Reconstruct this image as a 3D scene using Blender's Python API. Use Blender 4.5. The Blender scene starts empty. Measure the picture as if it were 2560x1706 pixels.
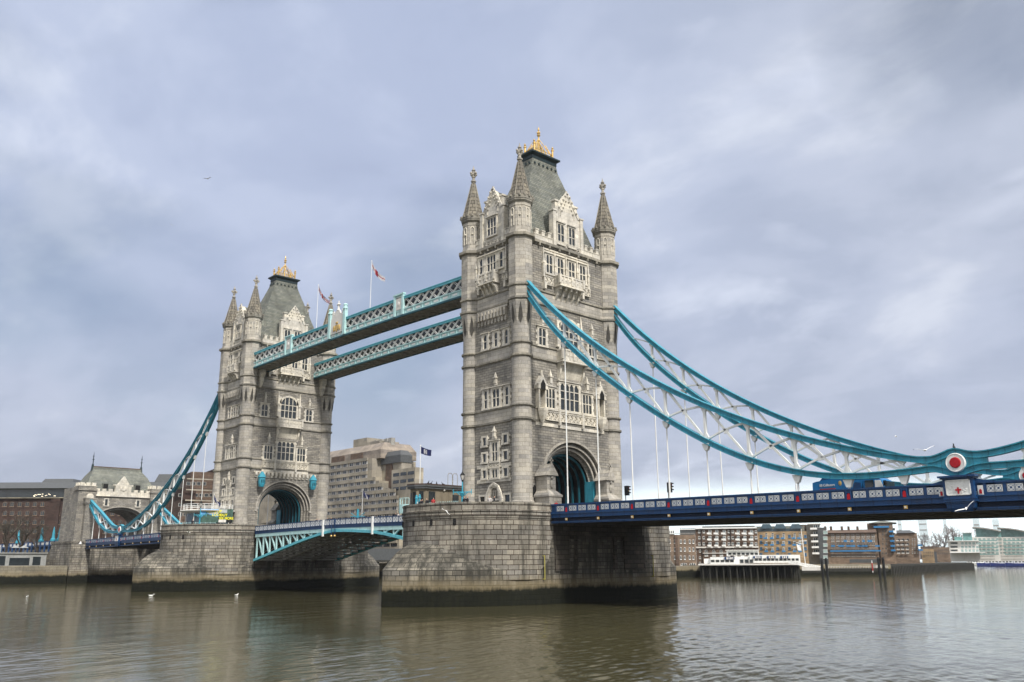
import bpy, bmesh, math, random
from mathutils import Matrix, Vector
random.seed(7)
scn = bpy.context.scene
COL = scn.collection
R = math.radians

# ------------------------------------------------------------------ camera
CP = Vector((90.243, -89.951, 5.367)); YAW, PIT, ROL, FPX = (-0.821975, 0.246960, -0.005618, 2172.328)
fw = Vector((math.sin(YAW)*math.cos(PIT), math.cos(YAW)*math.cos(PIT), math.sin(PIT)))
r0 = Vector((math.cos(YAW), -math.sin(YAW), 0)); u0 = r0.cross(fw)
rt = r0*math.cos(ROL)+u0*math.sin(ROL); up = -r0*math.sin(ROL)+u0*math.cos(ROL)
cam = bpy.data.cameras.new("camera"); co = bpy.data.objects.new("camera", cam); COL.objects.link(co)
co.matrix_world = Matrix(((rt.x, up.x, -fw.x, CP.x), (rt.y, up.y, -fw.y, CP.y), (rt.z, up.z, -fw.z, CP.z), (0, 0, 0, 1)))
cam.sensor_width = 36; cam.lens = FPX/2560*36; cam.clip_start = 0.5; cam.clip_end = 20000
scn.camera = co

# ------------------------------------------------------------------ sky
SKY = .80
SUN_EL, SUN_AZ = R(46), R(104)          # azimuth clockwise from +Y: behind the camera, to its right
w = bpy.data.worlds.new("World"); scn.world = w; w.use_nodes = True
nt = w.node_tree; N = nt.nodes; LK = nt.links; N.clear()
def nd(tree, t, **k):
    n = tree.nodes.new(t)
    for a, v in k.items():
        if a in n.inputs: n.inputs[a].default_value = v
        else: setattr(n, a, v)
    return n
def mth(tree, op, a, b=None, c=None, clamp=False):
    n = tree.nodes.new('ShaderNodeMath'); n.operation = op; n.use_clamp = clamp
    for i, v in enumerate((a, b, c)):
        if v is None: continue
        if hasattr(v, 'is_linked'): tree.links.new(v, n.inputs[i])
        else: n.inputs[i].default_value = v
    return n.outputs[0]
def mixc(tree, f, a, b, mode='MIX'):
    n = tree.nodes.new('ShaderNodeMix'); n.data_type = 'RGBA'; n.blend_type = mode
    for i, v in ((0, f), (6, a), (7, b)):
        if hasattr(v, 'is_linked'): tree.links.new(v, n.inputs[i])
        elif isinstance(v, (int, float)): n.inputs[i].default_value = v
        else: n.inputs[i].default_value = (*v, 1) if len(v) == 3 else v
    return n.outputs[2]
def ramp(tree, f, stops, interp='LINEAR'):
    n = tree.nodes.new('ShaderNodeValToRGB'); cr = n.color_ramp; cr.interpolation = interp
    while len(cr.elements) < len(stops): cr.elements.new(0.5)
    for e, (p, c) in zip(cr.elements, stops):
        e.position = p; e.color = (c, c, c, 1) if isinstance(c, (int, float)) else (*c, 1)
    tree.links.new(f, n.inputs[0]); return n.outputs[0]
tc = nd(nt, 'ShaderNodeTexCoord')
sep = nd(nt, 'ShaderNodeSeparateXYZ'); LK.new(tc.outputs['Generated'], sep.inputs[0])
X, Y, Z = sep.outputs
zc = mth(nt, 'MAXIMUM', Z, 0.0)
den = mth(nt, 'ADD', zc, 0.28)
cx = mth(nt, 'DIVIDE', X, den); cy = mth(nt, 'DIVIDE', Y, den)
cb = nd(nt, 'ShaderNodeCombineXYZ'); LK.new(cx, cb.inputs[0]); LK.new(cy, cb.inputs[1])
def noise(tree, vec, scale, detail=5, rough=.55, dist=0., lac=2.0):
    n = nd(tree, 'ShaderNodeTexNoise'); n.inputs['Scale'].default_value = scale; n.inputs['Detail'].default_value = detail
    n.inputs['Roughness'].default_value = rough; n.inputs['Distortion'].default_value = dist
    if vec is not None: tree.links.new(vec, n.inputs['Vector'])
    return n.outputs['Fac']
mp = nd(nt, 'ShaderNodeMapping'); LK.new(cb.outputs[0], mp.inputs[0]); mp.inputs['Rotation'].default_value = (0, 0, R(-20)); mp.inputs['Scale'].default_value = (1.0, 1.25, 1)
mp.inputs['Location'].default_value = (3.1, 1.7, 0)
n1 = noise(nt, mp.outputs[0], 1.75, 9, .57, .3)
n2 = noise(nt, mp.outputs[0], 0.55, 3, .5, .2)
n3 = noise(nt, mp.outputs[0], 2.6, 6, .55, .35)
base = ramp(nt, n1, [(.30, (.372, .430, .590)), (.44, (.412, .474, .638)), (.55, (.468, .530, .690)), (.68, (.600, .655, .785))], 'EASE')
grey = ramp(nt, n1, [(.30, (.345, .385, .478)), (.44, (.395, .437, .530)), (.57, (.470, .508, .605)), (.72, (.63, .66, .74))], 'EASE')
# greyer cloud towards +X+Y (right of view) and low down
dirx = mth(nt, 'ADD', mth(nt, 'MULTIPLY', X, .75), mth(nt, 'MULTIPLY', Y, .6))
gf = mth(nt, 'ADD', mth(nt, 'MULTIPLY_ADD', dirx, 1.0, .25), mth(nt, 'MULTIPLY', mth(nt, 'SUBTRACT', n2, .5), 1.8), clamp=True)
low = ramp(nt, zc, [(.06, 1.0), (.30, 0.0)])
gf = mth(nt, 'MAXIMUM', gf, mth(nt, 'MULTIPLY', low, .8))
cl = mixc(nt, gf, base, grey)
# bright streaks
st = mth(nt, 'MULTIPLY', ramp(nt, n3, [(.55, 0.0), (.70, 1.0)]), ramp(nt, n2, [(.42, 0.0), (.62, 1.0)]))
cl = mixc(nt, mth(nt, 'MULTIPLY', st, .75), cl, (.76, .81, .93))
# pale band of clear light at the horizon
hz = mth(nt, 'MULTIPLY', ramp(nt, Z, [(.055, 1.0), (.095, 0.0)], 'EASE'), ramp(nt, Y, [(.58, .0), (.80, 1.0)]))
cl = mixc(nt, hz, cl, (1.18, 1.34, 1.36))
# an overcast vault is brightest overhead
zen = ramp(nt, zc, [(.59, 0.0), (.76, 1.0)], 'EASE')
back = ramp(nt, mth(nt, 'ADD', mth(nt, 'MULTIPLY', X, .5), mth(nt, 'MULTIPLY', Y, -.5)), [(.05, 0.0), (.5, 1.0)])
cl = mixc(nt, mth(nt, 'MULTIPLY', mth(nt, 'MAXIMUM', zen, back), .8), cl, (.55, .53, .49))
gain = mth(nt, 'ADD', mth(nt, 'MULTIPLY_ADD', zen, 1.6, SKY), mth(nt, 'MULTIPLY', back, .5))
bg2 = nd(nt, 'ShaderNodeBackground'); LK.new(cl, bg2.inputs[0]); LK.new(gain, bg2.inputs[1])
sky = nd(nt, 'ShaderNodeTexSky'); sky.sky_type = 'NISHITA'; sky.sun_disc = False
sky.sun_elevation = SUN_EL; sky.sun_rotation = SUN_AZ
bg1 = nd(nt, 'ShaderNodeBackground'); LK.new(sky.outputs[0], bg1.inputs[0]); bg1.inputs[1].default_value = 0.06
cover = mth(nt, 'SUBTRACT', 1.0, mth(nt, 'MULTIPLY', ramp(nt, noise(nt, mp.outputs[0], .85, 4, .5, .4), [(.50, 0.0), (.66, .8)]), mth(nt, 'SUBTRACT', 1.0, low)))
mx = nd(nt, 'ShaderNodeMixShader'); LK.new(cover, mx.inputs[0]); LK.new(bg1.outputs[0], mx.inputs[1]); LK.new(bg2.outputs[0], mx.inputs[2])
wo = nd(nt, 'ShaderNodeOutputWorld'); LK.new(mx.outputs[0], wo.inputs[0])

# ------------------------------------------------------------------ sun
sl = bpy.data.lights.new("sun", 'SUN'); sl.energy = 3.3; sl.angle = R(7); sl.color = (1, .95, .88)
so = bpy.data.objects.new("sun", sl); COL.objects.link(so)
sd = Vector((math.sin(SUN_AZ)*math.cos(SUN_EL), math.cos(SUN_AZ)*math.cos(SUN_EL), math.sin(SUN_EL)))
so.rotation_euler = sd.to_track_quat('Z', 'Y').to_euler()
scn.view_settings.view_transform = 'Standard'; scn.view_settings.look = 'None'; scn.view_settings.gamma = 1
scn.view_settings.exposure = 0.52

# ------------------------------------------------------------------ materials
MAT = {}
def bsdf(name, rough=.8, metal=0., spec=.3):
    m = bpy.data.materials.new(name); m.use_nodes = True; t = m.node_tree
    b = t.nodes['Principled BSDF']; b.inputs['Roughness'].default_value = rough; b.inputs['Metallic'].default_value = metal
    b.inputs['Specular IOR Level'].default_value = spec
    MAT[name] = m; return m, t, b
def plain(name, c, rough=.7, metal=0., var=.18, scale=1.5, dirt=None, spec=.3, emit=None, seam=0.):
    m, t, b = bsdf(name, rough, metal, spec)
    tc = nd(t, 'ShaderNodeTexCoord')
    f = noise(t, tc.outputs['Object'], scale, 6, .65)
    lo = tuple(max(0, x*(1-var)) for x in c); hi = tuple(min(1, x*(1+var)) for x in c)
    col = ramp(t, f, [(.3, lo), (.7, hi)])
    if dirt:
        mpn = nd(t, 'ShaderNodeMapping'); t.links.new(tc.outputs['Object'], mpn.inputs[0]); mpn.inputs['Scale'].default_value = (1, 1, .15)
        f2 = noise(t, mpn.outputs[0], 1.3, 6, .7)
        col = mixc(t, mth(t, 'MULTIPLY', ramp(t, f2, [(.5, 0.), (.72, 1.)]), dirt[1]), col, dirt[0])
    if seam:      # butt joints of the riveted plates
        geo = nd(t, 'ShaderNodeNewGeometry'); sp = nd(t, 'ShaderNodeSeparateXYZ'); t.links.new(geo.outputs['Position'], sp.inputs[0])
        md = mth(t, 'FRACT', mth(t, 'DIVIDE', sp.outputs[0], seam)); ln = mth(t, 'LESS_THAN', md, .07)
        col = mixc(t, mth(t, 'MULTIPLY', ln, .55), col, tuple(x*.35 for x in c))
        b2 = noise(t, geo.outputs['Position'], 7., 3, .7); col = mixc(t, 1., col, ramp(t, b2, [(.3, .80), (.7, 1.12)]), 'MULTIPLY')
    t.links.new(col, b.inputs['Base Color'])
    if emit: b.inputs['Emission Color'].default_value = (*c, 1); b.inputs['Emission Strength'].default_value = emit
    return m
def stone(name, c1, c2, mortar, bw, rh, ms=.03, bump=.5, streak=.45, weed=False, big=.35, blotch=(.6, 1.15), bv=.8, sr=(.52, .70), sq=1.):
    m, t, b = bsdf(name, .88, 0, .2)
    uv = nd(t, 'ShaderNodeUVMap'); geo = nd(t, 'ShaderNodeNewGeometry')
    br = nd(t, 'ShaderNodeTexBrick'); t.links.new(uv.outputs[0], br.inputs[0])
    br.inputs['Color1'].default_value = (*c1, 1); br.inputs['Color2'].default_value = (*c2, 1); br.inputs['Mortar'].default_value = (*mortar, 1)
    br.inputs['Scale'].default_value = 1; br.inputs['Brick Width'].default_value = bw; br.inputs['Row Height'].default_value = rh
    br.inputs['Mortar Size'].default_value = ms; br.inputs['Mortar Smooth'].default_value = .25; br.offset_frequency = 2; br.squash = sq; br.squash_frequency = 3
    # a second, larger tone per block so that the coursing never looks like two colours only
    br2 = nd(t, 'ShaderNodeTexBrick'); t.links.new(uv.outputs[0], br2.inputs[0])
    br2.inputs['Color1'].default_value = (.72, .72, .74, 1); br2.inputs['Color2'].default_value = (1.16, 1.12, 1.04, 1); br2.inputs['Mortar'].default_value = (1, 1, 1, 1)
    br2.inputs['Scale'].default_value = 1; br2.inputs['Brick Width'].default_value = bw*3; br2.inputs['Row Height'].default_value = rh; br2.inputs['Mortar Size'].default_value = 0
    br2.offset = .37
    col = mixc(t, bv, br.outputs['Color'], br2.outputs['Color'], 'MULTIPLY')
    f = noise(t, geo.outputs['Position'], big, 8, .68, .3)
    v = ramp(t, f, [(.32, blotch[0]), (.66, blotch[1])])
    col = mixc(t, 1., col, v, 'MULTIPLY')
    f3 = noise(t, geo.outputs['Position'], 5., 4, .7)
    col = mixc(t, 1., col, ramp(t, f3, [(.3, .86), (.7, 1.12)]), 'MULTIPLY')
    mpn = nd(t, 'ShaderNodeMapping'); t.links.new(geo.outputs['Position'], mpn.inputs[0]); mpn.inputs['Scale'].default_value = (1, 1, .13)
    f2 = noise(t, mpn.outputs[0], .9, 8, .72)
    col = mixc(t, mth(t, 'MULTIPLY', ramp(t, f2, [(sr[0], 0.), (sr[1], 1.)]), streak), col, (.045, .043, .036))
    if weed:
        sp = nd(t, 'ShaderNodeSeparateXYZ'); t.links.new(geo.outputs['Position'], sp.inputs[0])
        wv = noise(t, geo.outputs['Position'], .22, 6, .6)
        mpw = nd(t, 'ShaderNodeMapping'); t.links.new(geo.outputs['Position'], mpw.inputs[0]); mpw.inputs['Scale'].default_value = (1, 1, .25)
        wv2 = noise(t, mpw.outputs[0], 2.2, 5, .7)
        zz = mth(t, 'ADD', sp.outputs[2], mth(t, 'ADD', mth(t, 'MULTIPLY_ADD', wv, -1.6, .8), mth(t, 'MULTIPLY_ADD', wv2, -1.0, .5)))
        tan = ramp(t, mth(t, 'MULTIPLY', zz, .1), [(.20, 1.), (.36, 0.)])
        col = mixc(t, mth(t, 'MULTIPLY', tan, .7), col, (.23, .185, .105))
        wd = ramp(t, mth(t, 'MULTIPLY', zz, .1), [(.175, 1.), (.235, 0.)])
        wc = ramp(t, wv2, [(.3, (.003, .004, .0025)), (.7, (.011, .012, .006))])
        col = mixc(t, wd, col, wc)
    t.links.new(col, b.inputs['Base Color'])
    bp = nd(t, 'ShaderNodeBump'); bp.inputs['Strength'].default_value = bump; bp.inputs['Distance'].default_value = .06
    h = mth(t, 'ADD', mth(t, 'MULTIPLY', br.outputs['Fac'], -1.), mth(t, 'MULTIPLY', f3, .8))
    t.links.new(h, bp.inputs['Height']); t.links.new(bp.outputs[0], b.inputs['Normal'])
    return m
stone('rubble', (.318, .303, .272), (.220, .210, .190), (.112, .108, .098), .95, .36, .03, .7, .30, blotch=(.68, 1.2), bv=.75)
stone('ashlar', (.42, .40, .36), (.322, .308, .279), (.19, .176, .15), 1.15, .56, .02, .3, .24, blotch=(.76, 1.15), bv=.75)
stone('dressing', (.66, .63, .56), (.58, .555, .49), (.33, .305, .26), 1.2, .6, .012, .25, .35, big=.8, blotch=(.72, 1.1))
stone('trim', (.31, .295, .255), (.25, .237, .205), (.14, .13, .11), 1.4, 3., .02, .3, .55, big=.6)
stone('pierstone', (.33, .312, .272), (.20, .189, .166), (.06, .04, .032), 1.45, .60, .04, .9, .85, weed=True, big=.16, blotch=(.50, 1.25), sr=(.47, .66), sq=.74)
stone('starlingstone', (.265, .248, .212), (.16, .150, .130), (.04, .04, .032), 1.45, .60, .04, .9, 1.0, weed=True, big=.22, blotch=(.30, 1.15), sr=(.43, .60), sq=.74)
stone('darkstone', (.115, .10, .085), (.07, .064, .056), (.035, .03, .026), 1.45, .60, .04, .9, .8, weed=True, big=.2, blotch=(.5, 1.2))  # darker stone for the pier sides under the roadway
stone('spire', (.245, .225, .185), (.17, .16, .14), (.055, .05, .042), .8, .62, .06, .5, .4)
stone('redbrick', (.072, .044, .037), (.055, .037, .032), (.05, .04, .035), .9, .35, .02, .2, .2)
stone('brownbrick', (.155, .108, .082), (.12, .084, .066), (.10, .08, .065), .9, .35, .02, .2, .2)
stone('buffbrick', (.38, .28, .17), (.31, .225, .135), (.27, .2, .12), .9, .35, .02, .2, .18)
stone('palebrick', (.255, .19, .14), (.21, .155, .118), (.17, .14, .11), .9, .35, .02, .2, .2)
stone('concrete', (.345, .315, .26), (.31, .285, .235), (.25, .23, .19), 4.2, 2.75, .03, .2, .22, big=.12)
stone('quay', (.25, .23, .18), (.19, .175, .14), (.1, .09, .07), 1.8, .7, .03, .5, .5, weed=True, big=.2)
stone('pinkstone', (.30, .262, .225), (.265, .232, .20), (.22, .19, .17), 3., 1.5, .03, .2, .25, big=.2)
stone('slate', (.205, .218, .198), (.165, .176, .158), (.075, .08, .068), .55, .34, .03, .5, .5, big=.3, blotch=(.65, 1.2))
plain('leadroof', (.07, .075, .078), .6, var=.2)
plain('lead', (.016, .030, .034), .5)
plain('gold', (.56, .38, .13), .45, .45, var=.3, scale=3., dirt=((.12, .07, .03), .6))
plain('glass', (.022, .028, .032), .12, var=.3, scale=.7, spec=.6)
plain('glassblue', (.05, .085, .11), .1, var=.5, scale=.35, spec=.6)
plain('glassgreen', (.12, .25, .24), .12, var=.4, scale=.3, spec=.6)
plain('teal', (.034, .265, .365), .45, var=.16, scale=.9, dirt=((.035, .12, .14), .6), spec=.4, seam=1.32)
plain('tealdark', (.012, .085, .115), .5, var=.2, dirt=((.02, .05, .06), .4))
plain('tealpale', (.40, .60, .60), .55, var=.12, dirt=((.2, .31, .31), .5))
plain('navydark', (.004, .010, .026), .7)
plain('tealmid', (.11, .42, .50), .5, var=.15, dirt=((.08, .2, .24), .45))
plain('navy', (.007, .046, .140), .42, var=.18, scale=.8, dirt=((.02, .03, .055), .6), spec=.4, seam=1.763)
plain('white', (.70, .71, .69), .5, var=.08, dirt=((.42, .40, .36), .45))
plain('offwhite', (.60, .585, .55), .6, var=.1, dirt=((.38, .34, .29), .4))
plain('red', (.36, .007, .014), .5)
plain('steel', (.052, .049, .043), .8, var=.35, dirt=((.10, .09, .075), .4))
plain('steelgrey', (.27, .262, .24), .75, var=.25, dirt=((.07, .06, .05), .6))
plain('greyrender', (.26, .27, .265), .8, dirt=((.15, .15, .14), .5))
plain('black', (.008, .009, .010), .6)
plain('darkhole', (.010, .010, .010), .9)
plain('asphalt', (.05, .05, .052), .9)
plain('paving', (.22, .21, .19), .9)
plain('skin', (.42, .26, .19), .6); plain('hair', (.03, .02, .015), .7)
plain('coatdark', (.014, .015, .020), .85); plain('coatred', (.30, .03, .03), .85); plain('coatpale', (.45, .42, .40), .85)
plain('gullwhite', (.72, .72, .70), .8, var=.08); plain('gullgrey', (.22, .23, .25), .8)
plain('pigeon', (.03, .03, .035), .8)
plain('bluepaint', (.035, .17, .36), .5); plain('truckblue', (.012, .135, .33), .4)
plain('oldyellow', (.30, .27, .07), .7)
plain('hullblue', (.03, .05, .22), .4); plain('yellow', (.80, .72, .02), .6, var=.05)
plain('lampglow', (1., .86, .6), .5, emit=1.4); plain('officelight', (1., .85, .62), .5, emit=1.6)
plain('bark', (.06, .048, .036), .95); plain('twig', (.055, .048, .036), .95, var=.4)
plain('foliage', (.05, .06, .03), .9, var=.4)
plain('hazepaint', (.60, .70, .73), .9, var=.04); plain('winterwood', (.20, .17, .16), .95, var=.4, scale=.1)  # pale tower colour has the distance haze painted into it
plain('pilewood', (.030, .030, .026), .9, var=.4, dirt=((.06, .055, .045), .5))

# ------------------------------------------------------------------ helpers
ZOFF = {}
def tag(o, label=None, cat=None, group=None, kind=None):
    if label: o['label'] = label
    if cat: o['category'] = cat
    if group: o['group'] = group
    if kind: o['kind'] = kind
    return o
def thing(name, label, cat, loc=(0, 0, 0), rz=0., group=None):
    o = bpy.data.objects.new(name, None); COL.objects.link(o); o.empty_display_size = .5
    o.location = loc; o.rotation_euler = (0, 0, rz); return tag(o, label, cat, group)
def copy_tree(o, parent=None):
    c = o.copy(); COL.objects.link(c)
    if parent: c.parent = parent
    for ch in list(o.children): copy_tree(ch, c)
    return c
class MB:
    """collects faces; build() links them as ONE mesh object"""
    def __init__(s, T=None): s.v = []; s.f = []; s.mi = []; s.m = 0; s.T = T; s.uvo = {}
    def add(s, vs, fs, uvs=None):
        b = len(s.v)
        for p in vs:
            s.v.append(tuple(s.T(*p)) if s.T else tuple(p))
        for k, f in enumerate(fs):
            if uvs: s.uvo[len(s.f)] = uvs[k]
            s.f.append([b+i for i in f]); s.mi.append(s.m)
    def box(s, x0, x1, y0, y1, z0, z1):
        s.add([(x, y, z) for z in (z0, z1) for y in (y0, y1) for x in (x0, x1)],
              [(0, 2, 3, 1), (4, 5, 7, 6), (0, 1, 5, 4), (2, 6, 7, 3), (0, 4, 6, 2), (1, 3, 7, 5)])
    def cbox(s, c, d): s.box(c[0]-d[0]/2, c[0]+d[0]/2, c[1]-d[1]/2, c[1]+d[1]/2, c[2]-d[2]/2, c[2]+d[2]/2)
    def prism(s, pts, a, b, ax='y'):
        n = len(pts)
        def P(p, t): return {'y': (p[0], t, p[1]), 'x': (t, p[0], p[1]), 'z': (p[0], p[1], t)}[ax]
        s.add([P(p, a) for p in pts]+[P(p, b) for p in pts],
              [list(range(n)), list(range(2*n-1, n-1, -1))]+[(i, (i+1) % n, n+(i+1) % n, n+i) for i in range(n)])
    def loft(s, rings, cap0=True, cap1=True, closed=True, uv=None):
        n = len(rings[0]); vs = [p for r in rings for p in r]; fs = []; uvs = [] if uv else None
        for k in range(len(rings)-1):
            for i in range(n if closed else n-1):
                j = (i+1) % n
                fs.append((k*n+i, k*n+j, (k+1)*n+j, (k+1)*n+i))
                if uv:
                    j2 = i+1
                    uvs.append([uv(k, i), uv(k, j2), uv(k+1, j2), uv(k+1, i)])
        if cap0: fs.append(list(range(n-1, -1, -1))); uvs and uvs.append(None)
        if cap1: fs.append([(len(rings)-1)*n+i for i in range(n)]); uvs and uvs.append(None)
        s.add(vs, fs, uvs)
    def lathe(s, prof, cx=0, cy=0, n=8, ph=0., cap=True, sx=1., sy=1.):
        rings = [[(cx+r*sx*math.cos(ph+2*math.pi*i/n), cy+r*sy*math.sin(ph+2*math.pi*i/n), z) for i in range(n)] for r, z in prof]
        rr = prof[0][0] or 1
        s.loft(rings, cap, cap, uv=lambda k, i: (2*math.pi*rr*i/n + cx*.37, prof[k][1]))
    def tube(s, p, q, r, n=6, r2=None):
        p = Vector(p); q = Vector(q); d = (q-p)
        if d.length < 1e-6: return
        d.normalize(); a = Vector((0, 0, 1)) if abs(d.z) < .9 else Vector((1, 0, 0))
        u = d.cross(a).normalized(); v = d.cross(u); r2 = r if r2 is None else r2
        s.loft([[tuple(c+(u*math.cos(2*math.pi*i/n)+v*math.sin(2*math.pi*i/n))*rr) for i in range(n)] for c, rr in ((p, r), (q, r2))])
    def beam(s, p, q, w, h, upv=(0, 0, 1)):
        p = Vector(p); q = Vector(q); d = (q-p).normalized(); u = d.cross(Vector(upv))
        if u.length < 1e-4: u = d.cross(Vector((1, 0, 0)))
        u.normalize(); v = u.cross(d)
        s.loft([[tuple(c+u*(a*w/2)+v*(b*h/2)) for a, b in ((-1, -1), (1, -1), (1, 1), (-1, 1))] for c in (p, q)])
    def sphere(s, c, r, n=8, m=5, sc=(1, 1, 1)):
        rings = []
        for k in range(1, m):
            t = math.pi*k/m
            rings.append([(c[0]+sc[0]*r*math.sin(t)*math.cos(2*math.pi*i/n), c[1]+sc[1]*r*math.sin(t)*math.sin(2*math.pi*i/n), c[2]-sc[2]*r*math.cos(t)) for i in range(n)])
        s.loft(rings)
    def sweep(s, prof, path, ny=(0, 1, 0)):
        """prof: (side, normal) offsets; path in a plane whose side vector is ny"""
        S = Vector(ny); rings = []
        for i, p in enumerate(path):
            a = Vector(path[max(0, i-1)]); b = Vector(path[min(len(path)-1, i+1)])
            t = (b-a).normalized(); nn = t.cross(S)
            if nn.z < 0: nn = -nn
            rings.append([tuple(Vector(p)+S*u+nn*v) for u, v in prof])
        s.loft(rings)
    def quad(s, a, b, c, d): s.add([a, b, c, d], [(0, 1, 2, 3)])
    def build(s, name, mats, parent=None, smooth=None, label=None, cat=None, group=None, kind=None, recalc=True):
        me = bpy.data.meshes.new(name)
        if parent is not None:
            z = ZOFF.get(parent.name, 0.)
        else: z = 0.
        me.from_pydata([(x, y, zz-z) for x, y, zz in s.v] if z else s.v, [], s.f)
        for m in (mats if isinstance(mats, (list, tuple)) else [mats]): me.materials.append(MAT[m])
        if len(set(s.mi)) > 1 or (s.mi and s.mi[0]): me.polygons.foreach_set('material_index', s.mi)
        if recalc:
            bm = bmesh.new(); bm.from_mesh(me); bmesh.ops.recalc_face_normals(bm, faces=bm.faces); bm.to_mesh(me); bm.free()
        uvl = me.uv_layers.new(name='UVMap').data
        for p in me.polygons:
            o = s.uvo.get(p.index)
            n = p.normal
            if o:   # keep explicit uv (match vertices by original order)
                src = {vi: uv for vi, uv in zip(s.f[p.index], o)}
                for li in p.loop_indices: uvl[li].uv = src[me.loops[li].vertex_index]
                continue
            if abs(n.z) > .75:
                for li in p.loop_indices:
                    c = me.vertices[me.loops[li].vertex_index].co; uvl[li].uv = (c.x, c.y)
            else:
                tx, ty = -n.y, n.x; l = math.hypot(tx, ty) or 1
                for li in p.loop_indices:
                    c = me.vertices[me.loops[li].vertex_index].co; uvl[li].uv = ((c.x*tx+c.y*ty)/l, c.z+z)
        if smooth is not None:
            me.shade_smooth(); me.set_sharp_from_angle(angle=R(smooth))
        o = bpy.data.objects.new(name, me); COL.objects.link(o)
        if parent is not None:
            o.parent = parent; ZOFF[o.name] = z
        return tag(o, label, cat, group, kind)
def bthing(name, label, cat, loc, rz=0, group=None):
    """a thing whose parts are given with absolute heights"""
    t = thing(name, label, cat, loc, rz, group); ZOFF[t.name] = loc[2]; return t
def text_mesh(txt, size, name, mat, parent=None, loc=(0, 0, 0), rot=(R(90), 0, 0), depth=.01, sx=1., align='CENTER', bold=0., **kw):
    c = bpy.data.curves.new(name, 'FONT'); c.body = txt; c.size = size; c.extrude = depth; c.align_x = align; c.offset = bold
    o = bpy.data.objects.new(name, c); COL.objects.link(o)
    bpy.context.view_layer.update()
    me = bpy.data.meshes.new_from_object(o.evaluated_get(bpy.context.evaluated_depsgraph_get()))
    bpy.data.objects.remove(o); bpy.data.curves.remove(c)
    me.materials.clear(); me.materials.append(MAT[mat])
    o = bpy.data.objects.new(name, me); COL.objects.link(o); o.location = loc; o.rotation_euler = rot; o.scale = (sx, 1, 1)
    if parent: o.parent = parent
    return tag(o, **kw)
def ray(px, py):
    return (fw*FPX + rt*(px-1280) + up*(853-py))
def facade(pxc, dist, turn=0.):
    """ground point seen at image column pxc, dist metres away on the level, and the heading of a front that faces the river there"""
    d = ray(pxc, 1400); d.z = 0; d.normalize()
    o = CP+d*dist; rz = math.atan2(d.y, d.x)-math.pi/2+R(turn)
    return Vector((o.x, o.y, 0)), rz
def onfront(org, rz, px, py):
    """(u, z) of the point of the front (org, rz) seen at (px, py)"""
    n = Vector((-math.sin(rz), math.cos(rz), 0)); d = ray(px, py)
    t = (org-CP).dot(n)/d.dot(n); P = CP+d*t
    return (P-org).dot(Vector((math.cos(rz), math.sin(rz), 0))), P.z

# ------------------------------------------------------------------ water, river bed
import numpy as np
def water_material():
    m, t, b = bsdf('water', .05, 0, .5)
    b.inputs['IOR'].default_value = 1.33
    geo = nd(t, 'ShaderNodeNewGeometry')
    f = noise(t, geo.outputs['Position'], .03, 4, .6)
    t.links.new(ramp(t, f, [(.35, (.046, .042, .020)), (.65, (.066, .060, .030))]), b.inputs['Base Color'])
    def lay(scale, rot, sx, sy, det, ro):
        mp = nd(t, 'ShaderNodeMapping'); t.links.new(geo.outputs['Position'], mp.inputs[0])
        mp.inputs['Rotation'].default_value = (0, 0, R(rot)); mp.inputs['Scale'].default_value = (sx, sy, 1)
        return noise(t, mp.outputs[0], scale, det, ro, .3)
    c = lay(3.2, 48, .5, 1., 4, .6)
    bp = nd(t, 'ShaderNodeBump'); bp.inputs['Strength'].default_value = .25; bp.inputs['Distance'].default_value = .05
    t.links.new(c, bp.inputs['Height']); t.links.new(bp.outputs[0], b.inputs['Normal'])
water_material()
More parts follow.
